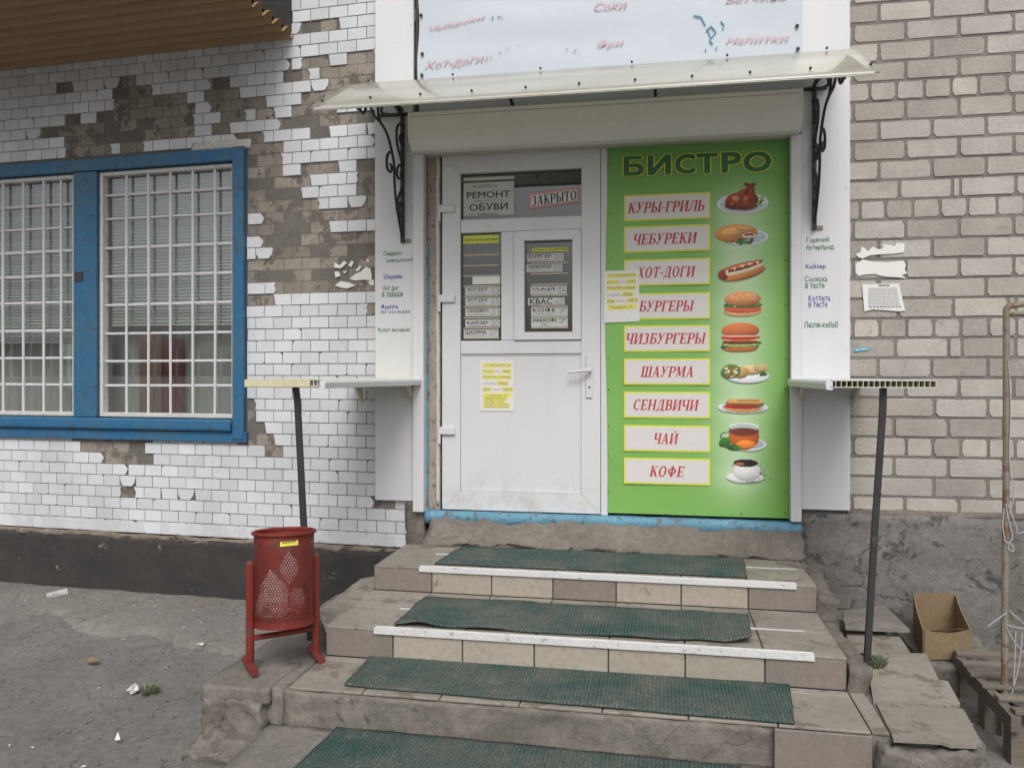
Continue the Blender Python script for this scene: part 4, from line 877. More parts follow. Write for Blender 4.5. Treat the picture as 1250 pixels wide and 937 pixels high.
for k, (nm, y, (t0, t1)) in enumerate(zip(names, yc, tx)):
    zc_ = Py(813, y, YP).z; hh = .072; pa, pb = Py(761.5, y, YP).x, Py(867, y, YP).x
    pn = mb_.part('menu_panel', MB().box(pa, pb, YP+.0002, YP-.0006, zc_-hh, zc_+hh), MT['yelp'])
    mb_.part('panel_face', MB().box(pa+.010, pb-.010, YP-.0008, YP-.0014, zc_-hh+.009, zc_+hh-.009), MT['panelp'], parent=pn)
    a, b = Py(t0, y, YP).x, Py(t1, y, YP).x
    mb_.part('lettering', serif_mb(nm, a, b, zc_-.029, zc_+.029, YP-.0022, shear=.24), MT['redi'], parent=pn)
for px, py in [(743, y) for y in (200, 260, 320, 438, 475, 520, 556, 600)]+[(958.5, y) for y in (214, 260, 318, 372, 438, 475, 525, 562, 600, 626)]+[(x, 627) for x in (780, 813, 848, 905)]:
    p = Py(px, py, YB); mb_.part('staple', bead(MB(), p.x, YB-.002, p.z, .0035, .002), MT['screw'])
promo('yellow highlighted notice stuck over the left edge of the green menu banner', P2, yb_, LN_(v2), HL(v2))

# --- food pictures: flat print, painted as small rasters of coloured cells
class Img:
    def __init__(s, w, h): s.w, s.h = w, h; yy, xx = np.mgrid[0:h, 0:w]; s.x = (xx+.5)/w; s.y = (yy+.5)/h; s.c = np.zeros((h, w, 3)); s.a = np.zeros((h, w)); rs_ = np.random.RandomState(5); s.n = rs_.rand(h, w); s.asp = w/h
    def put(s, mask, col, sh=0.0, noise_=0.0):
        col = np.array(srgb(*col)); m_ = mask[..., None]
        f = (1+noise_*(s.n-.5)*2)[..., None]*np.ones(3)
        if not np.isscalar(sh): f = f*sh[..., None]
        s.c = np.where(m_, col*f, s.c); s.a = np.maximum(s.a, mask.astype(float))
    def ell(s, cx, cy, rx, ry, col, rot=0, light=.5, noise_=.22, clip=None, shade=True):
        c, d = math.cos(rot), math.sin(rot); X_ = (s.x-cx); Y_ = (s.y-cy)
        u = (X_*c+Y_*d)/rx; v = (-X_*d+Y_*c)/ry; q = u*u+v*v; m_ = q < 1
        if clip is not None: m_ &= clip
        sh = 1+light*(-v*.6-u*.2)*(1 if shade else 0)-.25*q*(1 if shade else 0)
        s.put(m_, col, np.clip(sh, .2, 2), noise_)
    def rect(s, x0, x1, y0, y1, col, noise_=.1): s.put((s.x > x0) & (s.x < x1) & (s.y > y0) & (s.y < y1), col, 0, noise_)
    def blobs(s, n, x0, x1, y0, y1, r, cols, seed=1):
        rr = random.Random(seed)
        for _ in range(n): s.ell(rr.uniform(x0, x1), rr.uniform(y0, y1), r*rr.uniform(.5, 1.3), r*rr.uniform(.5, 1.3)*1.3, rr.choice(cols), 0, .3, .2)
PL = (232, 238, 240)
def chicken(g):
    g.ell(.5, .66, .49, .33, PL, 0, .2, 0); g.ell(.5, .66, .42, .26, (196, 208, 214), 0, .2, 0)
    g.blobs(16, .70, .88, .50, .68, .045, [(70, 120, 50), (120, 160, 90), (230, 232, 210)]); g.ell(.56, .74, .22, .13, (128, 70, 40), 0, .4, .2)
    g.ell(.45, .58, .27, .27, (138, 50, 30), -.5, .8, .22); g.ell(.32, .70, .15, .13, (120, 40, 26), .3, .7, .2); g.ell(.56, .60, .20, .22, (160, 66, 38), .3, .8, .2)
    g.ell(.50, .42, .13, .22, (150, 58, 34), .35, .8, .15); g.ell(.66, .46, .11, .22, (146, 54, 32), -.45, .8, .15)
    g.ell(.60, .22, .045, .17, (134, 48, 28), .25, .6, .1); g.ell(.685, .22, .04, .16, (134, 48, 28), -.15, .6, .1); g.ell(.57, .07, .055, .05, (100, 34, 24), 0, .3, .1); g.ell(.71, .09, .05, .05, (100, 34, 24), 0, .3, .1)
    g.ell(.38, .50, .07, .10, (214, 136, 104), -.4, .5, .1); g.ell(.55, .52, .04, .09, (196, 110, 76), .3, .4, .1); g.ell(.30, .66, .04, .05, (186, 96, 66), .2, .4, .1)
def cheburek(g):
    g.ell(.56, .62, .44, .34, PL, 0, .2, 0); g.ell(.58, .60, .36, .26, (186, 200, 216), 0, .2, 0)
    g.ell(.40, .46, .40, .38, (206, 138, 74), -.15, .8, .15, clip=(g.y < .55+.6*(g.x-.1)*0+.42*(1-g.x))); g.ell(.34, .40, .22, .18, (226, 170, 108), -.2, .7, .15); g.ell(.55, .28, .16, .10, (222, 164, 100), .2, .6, .15)
    g.blobs(22, .42, .72, .70, .86, .04, [(52, 92, 48), (80, 126, 70), (40, 66, 40)], 3); g.ell(.64, .55, .13, .11, (226, 222, 218), 0, .3, 0); g.ell(.64, .52, .10, .06, (170, 40, 36), 0, .3, .1)
def hotdog(g):
    g.ell(.52, .60, .46, .20, (206, 130, 66), -.42, .9, .08); g.ell(.50, .46, .45, .12, (240, 226, 196), -.42, .4, .05); g.ell(.46, .38, .46, .11, (150, 58, 36), -.40, .8, .15)
    g.ell(.12, .68, .09, .13, (136, 40, 30), -.3, .8, .1); g.ell(.48, .36, .38, .05, (226, 140, 84), -.40, .4, .25)
    for t in range(16): x = .16+.72*t/15; g.ell(x, .60-.42*x*1.0+.03*math.sin(t*2.4), .025, .035, [(60, 90, 50), (238, 232, 214), (190, 60, 40)][t % 3], 0, .2, .1)
def burger(g, tall=False):
    cy = .5
    if not tall:
        g.ell(.5, .76, .44, .20, (228, 184, 132), 0, .5, .1); g.rect(.08, .92, .60, .76, (206, 78, 52), .15); g.ell(.5, .70, .42, .12, (214, 96, 62), 0, .4, .15)
        g.ell(.5, .52, .46, .13, (84, 122, 58), 0, .4, .3); g.blobs(20, .1, .9, .46, .58, .035, [(60, 104, 44), (226, 232, 214), (104, 140, 70)], 4)
        g.ell(.5, .30, .42, .28, (214, 142, 86), 0, .8, .12); g.blobs(44, .2, .8, .10, .32, .012, [(246, 228, 190)], 6)
    else:
        g.ell(.5, .86, .38, .13, (190, 112, 60), 0, .5, .1); g.blobs(44, .10, .92, .68, .80, .05, [(70, 120, 50), (110, 150, 74), (52, 92, 44)], 8)
        g.ell(.5, .74, .38, .08, (170, 190, 110), 0, .4, .2); g.ell(.5, .66, .40, .08, (112, 56, 34), 0, .5, .25); g.rect(.14, .86, .56, .62, (226, 176, 90), .1); g.ell(.5, .50, .43, .10, (206, 56, 44), 0, .5, .15); g.ell(.52, .44, .44, .05, (240, 218, 196), 0, .3, .05)
        g.ell(.5, .28, .41, .27, (200, 112, 62), 0, .9, .08, clip=g.y < .44)
def shawarma(g):
    g.ell(.58, .68, .42, .30, PL, 0, .2, 0); g.ell(.60, .46, .34, .20, (214, 188, 136), -.08, .9, .1); g.ell(.84, .36, .14, .17, (196, 170, 116), .3, .6, .1); g.ell(.45, .55, .16, .24, (190, 156, 100), .1, .8, .1)
    g.ell(.26, .50, .19, .30, (86, 126, 60), .1, .5, .35); g.blobs(34, .16, .38, .30, .74, .035, [(196, 60, 44), (222, 120, 90), (232, 226, 190), (80, 130, 60)], 9); g.blobs(12, .80, .94, .50, .66, .04, [(60, 100, 50)], 2)
def sandwich(g):
    g.ell(.50, .62, .49, .30, PL, 0, .2, 0); g.ell(.50, .64, .40, .22, (188, 202, 206), 0, .2, 0); g.ell(.50, .72, .34, .14, (206, 158, 102), 0, .5, .1)
    g.ell(.48, .58, .36, .12, (186, 44, 38), 0, .4, .2); g.ell(.56, .50, .34, .07, (110, 60, 46), 0, .4, .2); g.blobs(10, .75, .88, .42, .54, .04, [(70, 110, 54)], 5)
    q = (g.y > .20+.05*g.x) & (g.y < .50) & (g.x > .15+.25*(.5-g.y)) & (g.x < .88-.1*(.5-g.y)); g.put(q, (150, 98, 54), 0, .1); q2 = (g.y > .20) & (g.y < .40) & (g.x > .20+.25*(.4-g.y)) & (g.x < .86); g.put(q2, (214, 168, 110), 0, .08)
    g.ell(.6, .28, .22, .07, (190, 134, 78), 0, .3, .1)
def tea(g):
    g.ell(.62, .72, .36, .22, PL, 0, .2, 0); g.ell(.64, .70, .28, .15, (178, 194, 196), 0, .2, 0)
    g.ell(.52, .48, .31, .42, (200, 98, 40), 0, .6, .06, clip=g.y > .25); g.ell(.56, .72, .2, .14, (240, 140, 60), 0, .5, .05); g.ell(.52, .30, .31, .17, (120, 60, 44), 0, .2, .05, shade=False); g.ell(.52, .16, .31, .14, (214, 222, 220), 0, .1, 0, shade=False); g.ell(.52, .20, .27, .12, (176, 188, 184), 0, .1, 0, shade=False); g.ell(.52, .30, .28, .10, (110, 56, 44), 0, .2, .05, shade=False)
    ring = ((g.x-.18)/.15)**2+((g.y-.46)/.15)**2; g.put((ring < 1) & (ring > .5) & (g.x < .26), (96, 110, 104)); g.ell(.13, .66, .12, .17, (56, 118, 42), .2, .8, .1); g.ell(.30, .82, .16, .10, (44, 96, 40), .3, .7, .15); g.ell(.38, .84, .08, .05, (70, 130, 60), 0, .4, .1)
def coffee(g):
    g.ell(.42, .74, .40, .22, PL, 0, .3, 0); g.ell(.46, .52, .30, .36, (226, 226, 224), 0, .5, 0, clip=g.y > .20); g.ell(.44, .22, .29, .17, (206, 206, 204), 0, .1, 0, shade=False); g.ell(.44, .22, .26, .14, (36, 26, 24), 0, .2, .1, shade=False); g.ell(.32, .26, .10, .06, (170, 104, 80), 0, .2, .1)
    ring = ((g.x-.70)/.11)**2+((g.y-.50)/.14)**2; g.put((ring < 1) & (ring > .4) & (g.x > .66), (214, 214, 212)); g.blobs(46, .72, .97, .15, .92, .018, [(40, 28, 26), (60, 40, 34)], 7); g.blobs(9, .44, .68, .88, .93, .016, [(40, 28, 26), (62, 42, 36)], 8)
foods = [(chicken, 874, 939, 221, 263, 'roast chicken on a plate'), (cheburek, 873, 938, 270, 302, 'fried pasty with dip'), (hotdog, 875, 938, 310.5, 349, 'hot dog'), (burger, 881, 933, 354.5, 388, 'sesame burger'), (lambda g: burger(g, True), 876, 932, 393, 430, 'cheeseburger'),
         (shawarma, 876, 939, 438, 468, 'rolled wrap'), (sandwich, 875, 939, 482, 506, 'sandwich'), (tea, 877, 937, 515, 552, 'glass cup of tea'), (coffee, 885, 943, 558.5, 590, 'cup of coffee with beans')]
for fn_, p0, p1, q0, q1, lab in foods:
    w_ = 78; a = Py(p0, q1, YP); b = Py(p1, q0, YP); h_ = max(20, int(w_*(b.z-a.z)/(b.x-a.x)))
    g = Img(w_, h_); fn_(g); g.c = np.clip(g.c, 0, 1); m = MB(); m.smooth = True; idx = {}
    def vid(i, j):
        if (i, j) not in idx:
            idx[(i, j)] = len(m.v); m.v.append((a.x+(b.x-a.x)*i/(w_-1), YP-.0005, b.z-(b.z-a.z)*j/(h_-1))); m.c.append(tuple(g.c[j, i]))
        return idx[(i, j)]
    for j in range(h_-1):
        for i in range(w_-1):
            if g.a[j, i] and g.a[j+1, i] and g.a[j, i+1] and g.a[j+1, i+1]: m.f.append((vid(i, j+1), vid(i+1, j+1), vid(i+1, j), vid(i, j))); m.mi.append(0)
    mb_.part('food_picture', m, MT['prnt'], label='printed picture of '+lab)

# ================================================================= UPPER FADED BANNER
YU = -.045
ub = Thing('faded_banner', 'sun faded pale blue banner with washed out dish names above the awning', 'banner', (X(745), YU, 3.0))
m = MB(); m.smooth = True; ua, ub_ = X(513.5), X(977); uz0, uz1 = 2.90, 4.0
for j in range(25):
    for i in range(41):
        u, v = i/40, j/24; y = YU+.004*noise.noise(Vector((u*7, v*5, 1)))+.003*math.sin(v*30+4*u)*math.exp(-((u-.3)/.25)**2)
        m.v.append((ua+(ub_-ua)*u+(.006*math.sin(v*14) if i == 0 else 0), y, uz0+(uz1-uz0)*v))
for j in range(24):
    for i in range(40): k = j*41+i; m.f.append((k, k+1, k+42, k+41)); m.mi.append(0)
ub.part('sheet', m, MT['tarp'])
ub.part('batten', MB().box(ua-.012, ua-.004, YU+.0, YU+.012, uz0, uz1), MT['screw'])
for body, p0, p1, q0, q1, sl in (('Чебуреки', 524, 592, 27, 40, .12), ('Хот-доги', 517.5, 591, 70, 87, .05), ('Соки', 725.5, 766, 0, 14, 0), ('Фри', 729, 762, 47, 60.5, 0), ('Ветчина', 886, 960, -12, 4, -.03), ('Напитки', 886, 964, 40, 54, -.03)):
    a = Py(p0, q1, YU-.008); b = Py(p1, q0, YU-.008); ub.part('lettering', text_mb(body, a.x, b.x, a.z, b.z, YU-.008, shear=.35, slope=sl), MT['pinkf'])
m = MB(); r = random.Random(11)
for cx, cy, n_, sp, dirx in ((612, 64, 26, 24, -.38), (606, 22, 16, 9, 0), (700, 62, 14, 10, 0)):
    for _ in range(n_):
        t_ = r.uniform(-1, 1); p = Py(cx+t_*sp*.9, cy+t_*sp*dirx+r.uniform(-2, 2), YU-.011); s_ = r.uniform(.001, .003); m.box(p.x-s_, p.x+s_, YU-.0115, YU-.011, p.z-s_, p.z+s_)
ub.part('scratches', m, MT['fadeb'])
m = MB()
for pts in ([(847, 19), (856, 21), (861, 31)], [(862, 38), (868, 32), (874, 39), (868, 47), (864, 36)], [(866, 49), (870, 54)], [(880, 26), (884, 31), (882, 36)], [(861, 60), (862, 62)], [(875, 57), (874, 61)]):
    q = [Py(a_, b_, YU-.008) for a_, b_ in pts]; m.tube(q, .004, 4)
ub.part('scribble', m, MT['teal'])
for px, py in ((514, 19), (515.5, 66), (515, 92), (973, 32), (974, 60)):
    p = Py(px, py, YU-.008); ub.part('eyelet', bead(MB(), p.x, YU-.008, p.z, .010, .008), MT['screw'])

# ================================================================= AWNING and BRACKETS
aw = Thing('awning', 'cream translucent sheet awning over the entrance and shutter box', 'awning', (-.37, -.4, 2.8))
AX0, AX1 = -1.664, .921
prof = [(-.04, 3.135), (-.16, 3.125), (-.29, 3.097), (-.40, 3.05), (-.60, 2.935), (-.82, 2.80), (-.835, 2.785)]
m = MB(); m.smooth = True; N = 40
for t, off in ((0, 0), (1, -.010)):
    for i in range(N+1):
        x = AX0+(AX1-AX0)*i/N
        for y, z in prof: m.v.append((x, y+off*.4, z+off))
K = len(prof); Bo = (N+1)*K
for i in range(N):
    for k in range(K-1):
        a = i*K+k; m.f += [(a, a+1, a+1+K, a+K), (Bo+a, Bo+a+K, Bo+a+K+1, Bo+a+1)]; m.mi += [0, 0]
    a = i*K+K-1; m.f.append((a, Bo+a, Bo+a+K, a+K)); m.mi.append(0); a = i*K; m.f.append((a, a+K, Bo+a+K, Bo+a)); m.mi.append(0)
for i in (0, N):
    for k in range(K-1): a = i*K+k; m.f.append((a, Bo+a, Bo+a+1, a+1)); m.mi.append(0)
aw.part('sheet', m, MT['awn'])
aw.part('front_trim', MB().box(AX0+.02, AX1-.02, -.838, -.826, 2.772, 2.784), MT['awn'])
for x in (-1.455, -.80, -.02, .79):
    aw.part('arm', MB().tube([(x, -.05, 2.985), (x, -.30, 3.02), (x, -.55, 2.925), (x, -.76, 2.808)], .011, 4), MT['iron'])
aw.part('cross_bar', MB().tube([(AX0+.06, -.42, 3.02), (AX1-.06, -.42, 3.02)], .011, 4), MT['iron'])
aw.part('cross_bar', MB().tube([(AX0+.06, -.06, 2.99), (AX1-.06, -.06, 2.99)], .011, 4), MT['iron'])
for px, py in ((392, 124.5), (451, 119.5), (512, 114.8), (575, 110), (641, 105), (706.5, 100), (775, 95.5), (845, 90.8), (916, 86), (990, 81), (1064, 76.5)):
    p = Py(px, py, -.78); x = p.x; aw.part('screw', bead(MB(), x, -.765, 2.842, .0065, .009), MT['screw'])
for i in range(6):
    x = AX0+.12+(AX1-AX0-.24)*i/5; aw.part('screw', bead(MB(), x, -.36, 3.082, .0065, .008), MT['screw'])

def bez(pts, n=4):                          # Catmull-Rom through the points
    out = []; P_ = [pts[0]]+list(pts)+[pts[-1]]
    for i in range(1, len(P_)-2):
        for k in range(n):
            t = k/n; a, b, c, d = [Vector(P_[i+j]) for j in (-1, 0, 1, 2)]
            out.append(.5*((2*b)+(-a+c)*t+(2*a-5*b+4*c-d)*t*t+(-a+3*b-3*c+d)*t**3))
    out.append(Vector(pts[-1])); return out
BXL = -1.455
def bk(cx, cy): p = Px(420+cx/4.073, 80+cy/4.073, BXL); return (0, min(p.y, -.035), p.z)
curves = {'scroll': [[(130, 200), (150, 250), (185, 290), (215, 345), (238, 430), (249, 500), (252, 600), (262, 700), (283, 820), (297, 880)],
   [(240, 440), (225, 430), (213, 460), (215, 510), (230, 530), (239, 508), (229, 490)], [(75, 200), (84, 228), (98, 237), (108, 212), (104, 196)], [(168, 190), (172, 250), (185, 290)],
   [(208, 200), (195, 198), (186, 215), (190, 238), (215, 241)], [(300, 312), (278, 290), (262, 315), (264, 390), (282, 460), (294, 505)], [(292, 340), (278, 352), (282, 385), (296, 400)],
   [(294, 505), (275, 495), (263, 520), (268, 560), (284, 555), (281, 528)], [(294, 598), (272, 650), (262, 720)], [(286, 690), (275, 684), (274, 740), (288, 748), (291, 720)]]}
def bracket(X_, label):
    t = Thing('scroll_bracket', label, 'bracket', (X_, -.04, bk(300, 880)[2]), group='wrought iron brackets under the awning')
    z0_ = bk(300, 885)[2]; zt_ = bk(300, 232)[2]
    t.part('upright_bar', MB().box(X_-.010, X_+.010, -.062, -.042, z0_, 2.985), MT['iron'])
    t.part('foot_plate', MB().box(X_-.010, X_+.045, -.042, -.036, z0_, z0_+.022), MT['rust'])
    t.part('top_arm', MB().tube([(X_, -.05, zt_), (X_, -.30, zt_-.002)], .009, 4), MT['iron'])
    t.part('brace', MB().tube([(X_, -.05, zt_+.0), (X_, -.45, zt_-.045), (X_, -.74, 2.800)], .011, 4), MT['iron'])
    for c in curves['scroll']:
        pts = bez([bk(*q) for q in c]); t.part('scroll', MB().tube([(X_+p.x, p.y, p.z) for p in pts], .0075, 6), MT['iron'])
bracket(BXL, 'black scrolled iron bracket on the left cladding panel under the awning')
bracket(.800, 'black scrolled iron bracket on the right cladding panel under the awning')

# ================================================================= STEPS
st = Thing('entrance_steps', 'worn tiled entrance steps with concrete edges leading up to the door', 'steps', (-.35, -1, .05))
z1_, z2_, z3_, z4_ = .545, .425, .300, .153
XL, XR = -1.40, .70; Y0, Y1, Y2, Y3, Y4 = -.16, -.67, -1.25, -1.60, -2.02
tk = .010
core = join(MB().box(XL+.012, XR-.012, Y1+.012, .05, .0, z1_-tk), MB().box(XL+.012, XR-.014, Y2+.012, Y1+.011, .0, z2_-tk), MB().box(XL+.004, XR+.4-.2, Y3+.010, Y2+.011, -.1, z3_-tk))
st.part('core', core, MT['bed'])
st.part('lower_riser', rough_box(XL-.02, Py(943, 900, Y3).x, Y3+.002, Y3+.10, -.05, z3_-.014, .010, .02, 31), MT['conc'], label='bare stained concrete riser of the third step')
p = Pz(284, 937, z4_); q = Pz(347, 882, z4_)
st.part('bottom_step', rough_box(-1.47, .42, Y4-.1, Y3+.01, -.1, z4_, .006, .05, 33), MT['slab'], label='bare concrete bottom step')
st.part('door_ledge', rough_box(XL+.12, XR+.04, Y0-.03, .02, z1_-.02, .70, .022, .022, 35, top=lambda p_: .56+(.675-.56)*max(0, min(1, (p_.y+.19)/.15))), MT['mortar'], label='rough cement ledge under the blue threshold')
rt_cols = ['brown_t', 'cream_t', 'cream_t', 'brown_t', 'cream_t', 'cream_t', 'brown_t']
def box_tile(sx, sy, sz): m = MB().box(0, sx, 0, sy, 0, sz, ch=.0018); return m
cache = {}
def tile_piece(mat, sx, sy, sz, at, tilt=0):
    key = (mat, round(sx, 3), round(sy, 3), round(sz, 3))
    if key not in cache: cache[key] = box_tile(sx, sy, sz).mesh('tile', MT[mat])
    st.piece('tile', cache[key], at, rot=(random.uniform(-tilt, tilt), random.uniform(-tilt, tilt), random.uniform(-tilt, tilt)))
for k in range(7):
    x = XL+.3*k
    tile_piece(rt_cols[k], .294, tk, z1_-z2_-tk-.003, (x+.003, Y1, z2_+.0015), .002)
    mt_ = 'brown_t' if k in (0, 6) else 'cream_t'
    tile_piece(mt_, .294, tk, z2_-z3_-tk-.003, (x+.003, Y2, z3_+.0015), .002)
    tile_piece('grey_t', .295, .295, tk, (x+.0025, Y1, z1_-tk), .0015); tile_piece('grey_t', .295, .20, tk, (x+.0025, Y1+.30, z1_-tk), .0015)
    tile_piece('grey_t', .295, .292, tk, (x+.0025, Y2, z2_-tk), .0015); tile_piece('grey_t', .295, .276, tk, (x+.0025, Y2+.298, z2_-tk), .0015)
    tile_piece('grey_t', .295, .295, tk, (x+.0025, Y3, z3_-tk), .002); tile_piece('grey_t', .295, .044, tk, (x+.0025, Y3+.30, z3_-tk), .001)
def strip(x0_, x1_, y, z):
    return MB().prism([(y+.030, z+.001), (y+.030, z+.005), (y+.018, z+.006), (y+.016, z+.004), (y+.004, z+.007), (y-.007, z+.006), (y-.009, z-.018), (y-.005, z-.018), (y-.004, z+.001)], x0_, x1_)
st.part('nosing_strip', strip(Py(512, 692, Y1).x, Py(972, 714, Y1).x, Y1, z1_), MT['alu'], label='white metal nosing on the top step')
st.part('nosing_strip', strip(Py(457, 770, Y2).x, Py(994, 803, Y2).x, Y2, z2_), MT['alu'], label='white metal nosing on the second step')
st.part('joint_strip', MB().box(Pz(532, 676, z1_).x, Pz(972, 694, z1_).x, Y1+.292, Y1+.302, z1_-.002, z1_+.003), MT['alu'])
st.part('joint_strip', MB().box(Pz(487, 744, z2_).x, Pz(984, 774, z2_).x, Y2+.289, Y2+.299, z2_-.002, z2_+.003), MT['alu'])
# left wing: broken tile flags on a lower plinth
def pzs(pts, z): return [(Pz(a_, b_, z).x, Pz(a_, b_, z).y) for a_, b_ in pts]
st.part('side_core', rough_box(-1.50, XL-.005, -1.12, -.05, -.05, z2_-.028, .006, .05, 41), MT['conc'])
st.part('side_core', rough_box(-1.74, XL-.02, -1.60, -.30, -.08, z3_-.012, .010, .04, 43), MT['slab'], label='rough concrete landing under the litter bin')
for i, (pts, z) in enumerate(([[(397, 768), (389, 746), (412, 728), (447, 734)], z2_-.012], [[(413, 727), (440, 706), (457, 703), (457, 731)], z2_-.008], [[(345, 834), (395, 790), (398, 792), (400, 800)], z3_-.006])):
    P_ = pzs(pts, z); 
    if i < 2: st.part('tile', poly_slab(P_, z-.012, z, .004, i), MT['grey_t'], label='broken tile at the left edge of the steps')
# right wing
st.part('mortar_edge', rough_box(XR+.002, XR+.085, -.69, -.03, .05, z1_-.03, .020, .03, 51, top=lambda p_: z1_-.02-.10*max(0, -p_.y-.35)), MT['mortar'], label='crumbling mortar along the right edge of the top step')
st.part('mortar_edge', rough_box(XR+.002, XR+.075, -1.27, -.70, .05, z2_-.03, .018, .03, 53), MT['mortar'], label='crumbling mortar along the right edge of the second step')
st.part('side_core', rough_box(XR-.01, 1.045, -1.60, -.10, -.35, z3_-.014, .014, .04, 55), MT['conc'])
st.part('tile', MB().box(.703, .757, Y3, Y3+.34, z3_-tk, z3_, ch=.0015), MT['grey_t'])
P_ = pzs([(1091, 901), (1070, 858), (1176, 864.5), (1187, 885), (1198, 905), (1191, 909), (1160, 908), (1148, 904)], z3_+.002); st.part('tile', MB().prism(P_, z3_-.010, z3_+.002, axis='z'), MT['grey_t'], label='broken tile at the front right corner of the steps')
P_ = pzs([(1066, 854), (1061, 825), (1062, 795), (1130, 797), (1146, 829), (1157, 831), (1172, 858), (1164, 861)], z3_+.004); st.part('tile', MB().prism(P_, z3_-.008, z3_+.004, axis='z'), MT['grey_t'], label='large broken tile beside the right shelf post')
P_ = pzs([(1036, 792), (1033, 769), (1098, 776), (1112, 797)], z3_+.01); st.part('tile', MB().prism(P_, z3_-.004, z3_+.010, axis='z'), MT['grey_t'])
P_ = pzs([(1032, 765), (1028, 745), (1080, 738), (1111, 768)], z3_+.05); st.part('tile', poly_slab(P_, z3_+.036, z3_+.05, .003, 9), MT['slab'], label='loose grey slab at the foot of the plinth')
xa = Py(943.5, 915, Y3).x
st.part('tile', MB().box(xa+.004, .700, Y3-.012, Y3+.001, -.01, z3_-tk-.002, ch=.0015), MT['brown_t'], label='brown tile on the riser of the third step')
# weeds
def weed(c, n_, r_, h_, label, sd_):
    rr = random.Random(sd_); m = MB()
    for _ in range(n_):
        a = rr.uniform(0, 6.28); d = rr.uniform(0, r_); b = Vector((c[0]+math.cos(a)*d*.5, c[1]+math.sin(a)*d*.5, c[2])); tip = Vector((c[0]+math.cos(a)*d*1.2, c[1]+math.sin(a)*d*1.2, c[2]+rr.uniform(.3, 1)*h_)); w_ = Vector((-math.sin(a), math.cos(a), 0))*rr.uniform(.003, .008); mid = (b+tip)/2+Vector((0, 0, h_*.15))
        m.add([b-w_*.4, b+w_*.4, mid+w_, tip, mid-w_], [(0, 1, 2, 3, 4)])
    return single('weed', m, MT['weed'], label, 'weed')
p = Pz(1062, 812, z3_); weed((p.x+.02, p.y-.02, z3_+.002), 220, .045, .055, 'dusty green weed at the foot of the right shelf post', 3)
p = Pz(183, 847, .06); weed((p.x, p.y, gz(p.x, p.y)), 90, .045, .05, 'small dark weed beside the crumpled paper on the asphalt', 5)

# mats
def mat_thing(label, corners, z, wav, curl=None, seed=1):
    q = [Pz(a_, b_, z) for a_, b_ in corners]                    # back-left, back-right, front-right, front-left
    m = MB(); m.smooth = True; nx, ny = 70, 14
    for s_ in (1, 0):
        for j in range(ny+1):
            for i in range(nx+1):
                u, v = i/nx, j/ny; P_ = (q[0]*(1-u)+q[1]*u)*(1-v)+(q[3]*(1-u)+q[2]*u)*v
                x_, y_ = P_.x, P_.y
                h = .004+wav*max(0, noise.noise(Vector((x_*3.5, y_*5, seed))))
                if i in (0, nx): x_ += .006*noise.noise(Vector((0, y_*40, seed)))
                if j in (0, ny): y_ += .006*noise.noise(Vector((x_*9, 0, seed)))
                if curl: h += curl(u, v)
                m.v.append((x_, y_, z+h+(.007 if s_ else 0)))
    Wd = nx+1; T_ = Wd*(ny+1)
    for j in range(ny):
        for i in range(nx): a = j*Wd+i; m.f += [(a, a+Wd, a+Wd+1, a+1), (T_+a, T_+a+1, T_+a+Wd+1, T_+a+Wd)]; m.mi += [0, 0]
    for i in range(nx):
        for j, fl in ((0, 0), (ny, 1)): a = j*Wd+i; m.f.append((a, a+1, T_+a+1, T_+a) if not fl else (a+1, a, T_+a, T_+a+1)); m.mi.append(0)
    for j in range(ny):
        for i, fl in ((0, 1), (nx, 0)): a = j*Wd+i; m.f.append((a, a+Wd, T_+a+Wd, T_+a) if not fl else (a+Wd, a, T_+a, T_+a+Wd)); m.mi.append(0)
    single('step_mat', m, MT['mat'], label, 'mat', group='green rubber mats on the steps')
mat_thing('dusty green rubber mat on the top step by the door', [(565, 668), (908, 683), (912, 706), (531, 689)], z1_, .004, seed=1)
mat_thing('rippled green rubber mat with curled corner on the second step', [(519, 730), (914, 752), (918, 787), (481, 764)], z2_, .018, curl=lambda u, v: .03*max(0, (u-.93)/.07)*max(0, (v-.6)/.4)+.018*math.exp(-((u-.08)/.05)**2)*v, seed=4)
mat_thing('green rubber mat with frayed right end on the third step', [(456, 799), (964, 838), (970, 885), (420, 838)], z3_, .005, seed=7)
mat_thing('green rubber mat on the bottom step, cut by the picture edge', [(412, 889), (905, 938), (905, 990), (350, 948)], z4_, .006, seed=10)

# concrete block under the bin's left foot
b0 = Pz(262, 838, .285)
blk = join(rough_box(-1.735, -1.49, -1.645, -1.36, .055, .245, .022, .016, 61), rough_box(-1.745, -1.47, -1.625, -1.33, .235, .292, .009, .016, 62)); blk.smooth = True
single('concrete_block', blk, MT['conc'], 'crumbling concrete block at the left end of the steps under the bin', 'block')
single('concrete_rubble', rough_box(-1.76, -1.45, -1.74, -1.60, -.02, .085, .028, .018, 66), MT['conc'], 'broken concrete footing lying before the block at the left of the steps', 'rubble')
single('concrete_rubble', rough_box(.71, 1.03, -1.66, -1.58, -.25, .27, .026, .02, 67), MT['conc'], 'rough concrete lump under the broken corner tile at the right', 'rubble')

